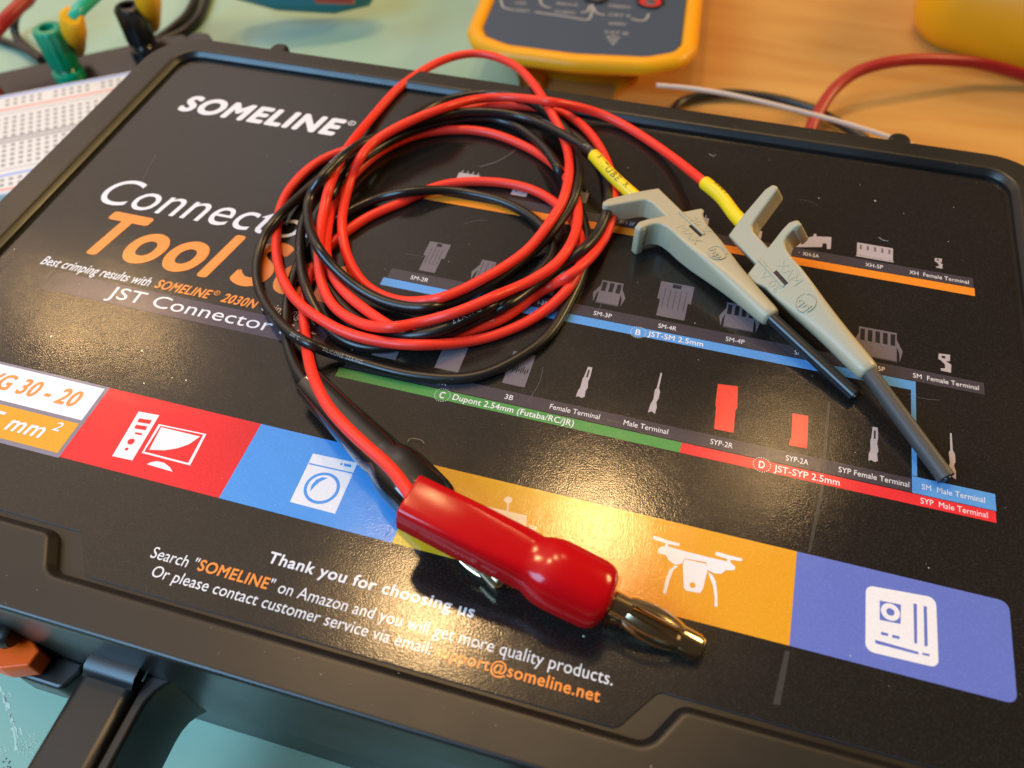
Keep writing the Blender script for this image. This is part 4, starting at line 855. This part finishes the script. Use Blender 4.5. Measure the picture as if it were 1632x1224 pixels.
# yellow sleeves
def sleeve_on(lead, pts, L, r, name, words):
    cum = 0; sel = [pts[0]]
    for i in range(1, len(pts)):
        cum += (pts[i]-pts[i-1]).length
        if cum > L: break
        sel.append(pts[i])
    mb = MB(); k = len(sel)
    tube(mb, sel, lambda t: r*(1+.02*math.sin(t*9)), M_YEL, 22); s = mb.build(name, lead, sharp=50)
    mb = MB()
    for px, py, w, cap, ang in words: tube_text(mb, sel, px, py, w, cap, M_INKB, r=r*1.02, ang=ang, flip=True)
    mb.build('sleeve_lettering', s)
LR = sum((RPts[i]-RPts[i-1]).length for i in range(1, min(range(len(RPts)), key=lambda i: (Vector(proj(RPts[i]))-Vector((1120, 289))).length if i < 200 else 1e9)))
LB = sum((BPts[i]-BPts[i-1]).length for i in range(1, min(range(len(BPts)), key=lambda i: (Vector(proj(BPts[i]))-Vector((944, 244))).length if i < 200 else 1e9)))
sleeve_on(red, RPts, LR, 1.2, 'yellow_sleeve', [(1135, 305, '600V', .95, .5), (1160, 325, 'TUBE', .9, .9)])
sleeve_on(blk, BPts, LB, 1.15, 'yellow_sleeve', [(983, 280, 'TUBE', 1.25, -.3), (946, 250, 'S', 1.0, 0.0), (1006, 304, 'R', 1.0, -.2)])
# grabbers
nose1 = P(1221, 499, 3.0); tail1 = P(1033, 320, 3.6)
grabber(blk, nose1, tail1, 0, False, P(1362, 630, 1.15), M_TIPB, 1.05, 'a')
nose2 = P(1376, 585, 3.2); tail2 = P(1216, 410, 4.6)
grabber(red, nose2, tail2, GROLL, True, P(1508, 762, 1.35), M_TIPG, 1.25, 'b')
# banana plugs
def head_secs(r0, rm, rn, rb, e0):
    return [(0, r0*.96, r0*.89, e0), (.005, r0*.99, r0*.92, e0), (.012, r0, r0*.93, e0), (.3, (r0+rm)/2, (r0+rm)/2*.93, e0), (.58, rm, rm*.95, max(2.1, e0*.7)), (.63, rn, rn*.97, max(2.1, e0*.5)),
            (.67, rn*.5+rb*.5, rn*.5+rb*.5, 2.6), (.71, rb*.97, rb*.97, 2.4), (.76, rb, rb, 2.3), (.93, rb*.985, rb*.985, 2.3), (.965, rb*.95, rb*.95, 2.2), (.985, rb*.88, rb*.88, 2.2), (1.0, rb*.76, rb*.76, 2.1)]
banana(red, [P(650, 799, 10.2), P(756, 852, 8.6), P(860, 904, 6.6), P(967, 957, 4.5)], head_secs(3.1, 3.3, 3.4, 4.3, 5.5), M_REDP, 13.0, -.06)
banana(blk, [P(494, 612, 3.3), P(560, 680, 3.4), P(624, 743, 3.6), P(660, 779, 3.9), P(700, 819, 3.7)], head_secs(2.45, 3.15, 3.2, 4.0, 2.2), M_BLKP, 13.0, -.08)

# ================================================================== things behind
# breadboard on its metal plate, with binding posts
ZP = -41.0; ZB = -32.0
bt = thing('breadboard', 'white solderless breadboard on a dark plate with coloured binding posts, left of the case', 'breadboard', tuple(P(60, 140, ZP)))
e0 = P(0, 152, ZB); e1 = P(213, 112, ZB); bx = (e1-e0).normalized(); by = Vector((bx.y, -bx.x, 0))
def BB(u, v, z=ZB): p = e0+bx*u+by*v; return (p.x, p.y, z)
bw = (P(0, 226, ZB)-e0).dot(by)*2
mb = MB(); slab(mb, rounded([BB(-110, 0)[:2], BB(70, 0)[:2], BB(70, bw)[:2], BB(-110, bw)[:2]], 1.0), ZB-8.5, ZB, M_BBW, .5, 3)
bd = mb.build('board', bt, sharp=40)
sc = bw/55.0; mb = MB()
def hole(u, v): w = .62*sc; mb.add([BB(u-w, v-w, ZB+.03), BB(u+w, v-w, ZB+.03), BB(u+w, v+w, ZB+.03), BB(u-w, v+w, ZB+.03)], [(0, 1, 2, 3)], M_BBH)
def line(v, m, w=.45): mb.add([BB(-110, v-w, ZB+.04), BB(70, v-w, ZB+.04), BB(70, v+w, ZB+.04), BB(-110, v+w, ZB+.04)], [(0, 1, 2, 3)], m)
rows = [4.2, 6.7]+[15+2.54*i for i in range(5)]+[30.5+2.54*i for i in range(5)]+[48.3, 50.8]
for k in range(-34, 26):
    for v in rows:
        if v in (4.2, 6.7, 48.3, 50.8) and k % 6 == 0: continue
        hole(k*2.54*sc, v*sc)
mb.build('contact_holes', bd)
mb = MB(); line(1.6*sc, M_BLUEL); line(9.6*sc, M_REDL); line(46*sc, M_BLUEL); line(53.2*sc, M_REDL); line(12*sc, M_BBH, .12); line(43.2*sc, M_BBH, .12)
for v in (26.6, 28.4): line(v*sc, M_BBH, .35)
mb.build('rail_lines', bd)
pe0 = P(0, 115, ZP); pe1 = P(198, 73, ZP); pd = (pe1-pe0).normalized(); pn = Vector((pd.y, -pd.x, 0))
pL = (P(298, 52, ZP)-pe0).length; q = [pe0-pd*70, pe0+pd*pL, pe0+pd*(pL-8)+pn*90, pe0-pd*70+pn*90]
mb = MB(); slab(mb, rounded([(p.x, p.y) for p in q], 3), ZM+.1, ZP, M_PLATE, .5); mb.build('base_plate', bt, sharp=40)
def post(px, py, tx, ty, m, name='binding_post'):
    b = P(px, py, ZP); h = min((z/5 for z in range(-200, 100)), key=lambda z: (P(tx, ty, z).to_2d()-b.to_2d()).length)-ZP
    h = max(h, 16)
    mb = MB()
    def rg(z, r, n=48, rib=0): return [(b.x+(r+rib*(1 if k % 4 < 2 else 0))*math.cos(6.2832*k/n), b.y+(r+rib*(1 if k % 4 < 2 else 0))*math.sin(6.2832*k/n), ZP+z) for k in range(n)]
    R = 4.6
    loft(mb, [rg(0, R*.98), rg(2.6, R*.98), rg(3.0, R*.8)], m); fill(mb, [p[:2] for p in rg(3.0, R*.8)], ZP+3.0, m)
    c = mb.build(name, bt, sharp=40)
    mb = MB(); loft(mb, [rg(3.0, 2.6), rg(4.2, 2.6)], M_NICK); mb.build('metal_stem', c, sharp=40)
    mb = MB()
    loft(mb, [rg(4.2, R*.5), rg(4.2, R*.8, rib=.25), rg(4.8, R*.86, rib=.35), rg(h-1.2, R*.9, rib=.35), rg(h-.3, R*.86, rib=.1), rg(h, R*.75), rg(h, R*.48), rg(h-6, R*.42)], m)
    fill(mb, [p[:2] for p in rg(h-6, R*.42)], ZP+h-6, M_BLKC)
    mb.build('screw_cap', c, sharp=40)
    return b, h
post(113, 124, 68, 45, M_GRN); post(234, 86, 211, 20, M_BLKPOST); post(-22, 150, -60, 80, M_REDPOST)
def cable(name, label, cat, pts, r, m, group=None):
    mb = MB(); tube(mb, catmull(pts, 1.5), r, m, 14); o = mb.build(name)
    return tag(o, label, cat, group)
def patch(label, pa, pb, za, zb, r0, r1, wire, name='plug_jumper'):
    A = P(*pa, za); B = P(*pb, zb); t = thing(name, label, 'patch lead', tuple(B), group='patch leads behind the breadboard')
    mb = MB(); axis_loft(mb, A, B, [(0, r0*.7, r0*.7, 2), (.04, r0, r0, 2), (.35, r0*1.05, r0*1.05, 2), (.9, r1, r1, 2), (1, r1*.8, r1*.8, 2)], M_BOOT); mb.build('plug_boot', t, sharp=50)
    if wire:
        mb = MB(); tube(mb, catmull([A+(B-A)*.05]+[P(x, y, z) for x, y, z in wire], 1.5), 1.9, M_TEALW, 14); mb.build('cable', t)
    return t
patch('yellow plug with a teal cable standing behind the green post', (114, 27), (124, 82), -18, -38, 3.3, 2.3, [(126, 16, -18), (150, -6, -19), (175, -30, -22)])
patch('yellow plug standing behind the black post', (232, -22), (243, 42), -16, -38, 3.6, 2.6, [(236, -50, -14), (240, -80, -14)])
zc = ZM+1.4
cable('cable', 'black cable looping on the mat behind the green post', 'cable', [P(56, -12, -30), P(46, 4, -32), P(30, 18, -36), P(23, 36, -40), P(26, 58, zc), P(45, 78, zc), P(70, 94, -44+.6), P(96, 100, zc)], 1.35, M_BLKC)
cable('cable', 'black cable entering at the photo edge and running under the green post', 'cable', [P(-30, 50, zc), P(0, 64, zc), P(25, 73, zc), P(48, 83, zc+1), P(66, 96, zc+1)], 1.35, M_BLKC)
cable('cable', 'inner black cable arc right of the black binding post', 'cable', [P(312, -20, zc), P(309, 2, zc), P(296, 26, zc), P(274, 46, zc), P(252, 62, zc), P(236, 74, zc)], 1.45, M_BLKC)
cable('cable', 'outer black cable arc between the black post and the case corner', 'cable', [P(334, -20, zc), P(328, 2, zc), P(318, 26, zc), P(296, 48, zc), P(268, 62, zc), P(240, 76, zc)], 1.45, M_BLKC)
cable('cable', 'thick red cable crossing the far left corner above the mat', 'cable', [P(60, -25, -26), P(38, 2, -27), P(16, 24, -28), P(-8, 50, -30), P(-40, 90, -32)], 2.1, M_REDC)
cable('cable', 'thick dark red cable arching over the wooden desk', 'cable', [P(1660, 128, ZM), P(1632, 119, ZM+1), P(1560, 101, ZM+4), P(1480, 95, ZM+7), P(1420, 99, ZM+8), P(1368, 114, ZM+7), P(1330, 142, ZM+5), P(1304, 180, ZM+3), P(1290, 215, ZM+1), P(1290, 260, ZM)], 1.75, M_REDC)
cable('cable', 'thin black cable lying on the wood behind the case', 'cable', [P(1070, 185, ZM-1), P(1082, 165, ZM-1), P(1112, 154, ZM-1), P(1165, 149, ZM-1), P(1236, 157, ZM-1), P(1295, 174, ZM-1), P(1340, 198, ZM-1), P(1380, 222, ZM-1)], 1.35, M_BLKC)
cable('wire', 'thin white wire floating over the desk behind the case', 'wire', [P(1046, 136, -24), P(1102, 141, -24), P(1169, 152, -24), P(1259, 173, -25), P(1349, 197, -26), P(1425, 221, -27), P(1470, 238, -28)], .6, M_WHTW)
# dark flat object end behind the case corner
mb = MB(); q = [P(296, 62, -37), P(300, 54, -37), P(318, 50, -37), P(332, 52, -37), P(339, 62, -37), P(345, 80, -37), P(300, 80, -37)]
slab(mb, rounded([(p.x, p.y) for p in q], 1.5), ZM+.1, -37, M_PLATE, .8); tag(mb.build('plug_block'), 'small black block behind the rear left corner of the case', 'plug')

# the multimeter
ZF = -27.0
def XY(px, py, z=ZF): p = P(px, py, z); return Vector((p.x, p.y))
fa = XY(850, 72); fb = XY(1035, 88); mx = (fb-fa).normalized(); my = Vector((-mx.y, mx.x))
mo = XY(913, 113, ZF-2.8)
def MMx(u, v): p = mo+mx*u+my*v; return (p.x, p.y)
mt = thing('multimeter', 'multimeter in an amber yellow holster with slate face, behind the case', 'multimeter', (mo.x, mo.y+60, ZM))
HW = MW
mb = MB()
def mout(d, yb=0): 
    w = HW/2-d; return [(-w, 14), (-w*.90, 6.5), (-w*.62, 1.8+d*.5), (0, .2+d), (w*.62, 1.8+d*.5), (w*.90, 6.5), (w, 14), (w, 120), (-w, 120)]
def ml(d): return ccw(rounded([MMx(u, v+d*.35) for u, v in mout(d)], [8, 8, 14, 30, 14, 8, 8, 14, 14], 6))
base_l = ccw(rounded([MMx(u, v) for u, v in mout(0)], [8, 8, 14, 30, 14, 8, 8, 14, 14], 6))
pr = [(23, ZM-2.9), (22, ZM), (15, ZF-12), (6.5, ZF-7.2), (2.2, ZF-5), (.5, ZF-3.7), (0, ZF-2.6), (.2, ZF-1.6), (.9, ZF-.6), (2, ZF), (3.2, ZF+.1), (4.2, ZF-.1), (4.9, ZF-1.2)]
lps = [at_z(offset(base_l, d), z) for d, z in pr]
loft(mb, lps, M_HOLS); fill(mb, [p[:2] for p in lps[-1]], ZF-1.2, M_HOLS)
fill(mb, [p[:2] for p in lps[0]], ZM-2.9, M_HOLS, flip=True)
mb.build('holster', mt, sharp=60)
mb = MB(); slab(mb, offset(base_l, 4.95), ZF-2.5, ZF-.7, M_PANEL, .3)
fp = mb.build('face_panel', mt, sharp=40)
ZQ = ZF-.66
mb = MB()
def mtext(s, px0, py0, px1, h, w=.012):
    a = XY(px0, py0, ZQ); u0 = (a-mo).dot(mx); v0 = (a-mo).dot(my); u1 = (XY(px1, py0+(px1-px0)*.10, ZQ)-mo).dot(mx)
    v, f, asp = glyphs(s, 0, w)
    mb.add([(*MMx(u0+(u1-u0)*a_, v0+h*b_), ZQ) for a_, b_ in v], f, M_MARK)
mtext('10A', 821, 6, 839, 1.5); mtext('FUSED', 811, 17, 843, 1.5); mtext('400mA', 885, 7, 921, 1.5); mtext('FUSED', 884, 20, 916, 1.5)
mtext('1000V', 970, 11, 1006, 1.6); mtext('CAT II', 969, 25, 1003, 1.7); mtext('600V', 970, 39, 998, 1.6); mtext('CAT III', 963, 53, 1000, 1.7)
def mline(pts, w=.35):
    p = catmull([Vector((*XY(x, y, ZQ), ZQ)) for x, y in pts], .6); v = []; f = []
    for i, c in enumerate(p):
        t = (p[min(i+1, len(p)-1)]-p[max(0, i-1)]).normalized(); nn = Vector((-t.y, t.x, 0))*w; v += [tuple(c+nn), tuple(c-nn)]
        if i: k = 2*i; f.append((k-2, k-1, k+1, k))
    mb.add(v, f, M_MARK)
mline([(798, -12), (799, 4), (803, 12), (811, 14)]); mline([(852, 19), (900, 26), (930, 31), (939, 30), (943, 20), (944, 6)])
mline([(860, -12), (862, 4), (868, 10), (878, 12)]); mline([(926, 19), (936, 18), (940, 8)]); mline([(947, 12), (950, 20), (964, 24)]); mline([(1006, 30), (1022, 33), (1030, 30), (1034, 22)])
for i, (a, w_) in enumerate(((59, 11), (63, 8), (67, 5), (71, 2))): mline([(977-w_, a), (977, a), (977+w_, a+1)], .3)
mline([(977, 56), (977, 60)], .3)
mb.build('face_printing', fp)
def jack(px, py, m, name='input_jack'):
    c = XY(px, py, ZF); mb = MB()
    def rg(r, z, n=32): return [(c.x+r*math.cos(6.2832*k/n), c.y+r*math.sin(6.2832*k/n), z) for k in range(n)]
    loft(mb, [rg(4.2, ZF-.7), rg(4.2, ZF-.2), rg(3.6, ZF-.1), rg(3.5, ZF-.75)], M_BLKPOST)
    loft(mb, [rg(3.5, ZF-.75), rg(3.3, ZF-.5), rg(2.0, ZF-.5), rg(1.7, ZF-.8)], m); fill(mb, [p[:2] for p in rg(1.7, ZF-.8)], ZF-.8, M_BLKC)
    j = mb.build(name, mt, sharp=40)
    mb = MB(); loft(mb, [rg(.95, ZF-.8), rg(.95, ZF-.55), rg(.5, ZF-.5)], M_NICK); fill(mb, [p[:2] for p in rg(.5, ZF-.5)], ZF-.5, M_BLKC); mb.build('metal_contact', j, sharp=40)
jack(1037, 0, M_REDPOST); jack(951, -8, M_BLKPOST); jack(880, -20, M_REDPOST); jack(812, -30, M_REDPOST)

# yellow housing at the top right corner
mb = MB(); ZY = -12.0
d1 = (P(1640, 108, ZM+8)-P(1540, 80, ZM+8)); d1 = Vector((d1.x, d1.y)).normalized(); d2 = Vector((-d1.y, d1.x))
o_ = P(1440, 18, ZM+8); o2 = Vector((o_.x, o_.y))
q = [o2, o2+d1*90, o2+d1*90+d2*150, o2+d2*150]
yl = ccw(rounded([(p.x, p.y) for p in q], [16, 16, 16, 16], 12))
pr = [(5, ZM-2.9), (2, ZM), (.4, ZM+4), (0, ZM+8), (.5, ZM+13), (2.2, ZM+19), (5, ZM+25), (9, ZM+30), (13, ZM+32.4), (17, ZY)]
lps = [at_z(offset(yl, d_), z) for d_, z in pr]; loft(mb, lps, M_HOLS); fill(mb, [p[:2] for p in lps[-1]], ZY, M_HOLS)
tag(mb.build('instrument_housing', sharp=60), 'rounded yellow instrument housing on the wood, cut by the top right corner', 'instrument')
# teal tool at the top edge
ht = thing('hand_tool', 'blurred teal tool with a red collar at the top edge, left of the multimeter', 'hand tool', tuple(P(470, -10, ZM)))
mb = MB(); axis_loft(mb, P(372, -34, -28), P(600, -16, -34), [(-.05, 1, 1, 2), (0, 6, 6, 2), (.3, 9, 8, 2.2), (.7, 8, 8, 2.2), (.95, 5, 5, 2), (1, 1, 1, 2)], M_TEALT); mb.build('grip', ht, sharp=60)
mb = MB(); axis_loft(mb, P(498, -24, -19), P(566, -22, -20), [(0, 2, 2, 2), (.05, 5, 5, 2), (.95, 5, 5, 2), (1, 2, 2, 2)], M_REDT); mb.build('collar', ht, sharp=60)

# dust on the lid
mb = MB()
for _ in range(170):
    x, y = random.uniform(-118, 52), random.uniform(36, 143)
    speck(Vector((x, y, 0)), None, 1, .1, random.choice((.05, .06, .07, .13)), .07, M_DUST)
for px, py, r in ((1305, 316, .3), (930, 1014, .3), (1395, 320, .2), (1440, 340, .2), (1520, 330, .18), (1107, 515, .15), (1480, 905, .2), (715, 417, .15), (1225, 310, .15), (226, 559, .15), (296, 606, .15)):
    speck(px, py, 1, .05, r, .09, M_DUST)
for _ in range(90):
    x = random.choice((random.uniform(XL+2, XR-2),)); y = random.choice((random.uniform(22, 27.5), random.uniform(145, 149)))
    speck(Vector((x, y, 0)), None, 1, .1, random.choice((.05, .08)), ZT+.03, M_DUST)
def hair(pts, r=.03):
    tube(mb, catmull([P(x, y, z) for x, y, z in pts], .3), r, M_DUST, 5, False)
hair([(650, 705, .2), (652, 700, .3), (662, 699, .4), (672, 702, .3), (676, 707, .2)]); hair([(765, 266, .2), (790, 258, .4), (812, 246, .6), (822, 238, .3)], .02)
hair([(1130, 245, .2), (1137, 249, .2), (1141, 246, .2)]); hair([(1400, 378, .2), (1408, 383, .2), (1416, 384, .2)], .03)
for pts in (RPts, BPts):
    for _ in range(55):
        c = random.choice(pts); a = random.uniform(-1.2, 1.2); q = random.uniform(.04, .07)
        i = pts.index(c); t = (pts[min(i+1, len(pts)-1)]-pts[max(0, i-1)]).normalized(); u = Vector((0, 0, 1)); u = (u-t*u.dot(t)).normalized(); r = t.cross(u)
        n_ = u*math.cos(a)+r*math.sin(a); s_ = t.cross(n_); o = c+n_*(R0*1.03)
        mb.add([tuple(o+t*q), tuple(o+s_*q), tuple(o-t*q*.7), tuple(o-s_*q)], [(0, 1, 2, 3)], M_DUST)
for _ in range(16):
    x, y, a = random.uniform(-110, 45), random.uniform(40, 138), random.uniform(0, 3.14); L_ = random.uniform(2, 9); w_ = .018
    dx, dy = math.cos(a), math.sin(a); cu = random.uniform(-.5, .5)
    pp = [(x+dx*L_*k/6-dy*cu*math.sin(3.14*k/6), y+dy*L_*k/6+dx*cu*math.sin(3.14*k/6)) for k in range(7)]
    v = []
    for k, (px_, py_) in enumerate(pp): v += [(px_-dy*w_, py_+dx*w_, .06), (px_+dy*w_, py_-dx*w_, .06)]
    mb.add(v, [(2*k, 2*k+1, 2*k+3, 2*k+2) for k in range(6)], INK['frame'])
tag(mb.build('dust'), 'pale dust specks and lint lying on the lid', 'dust', kind='stuff')
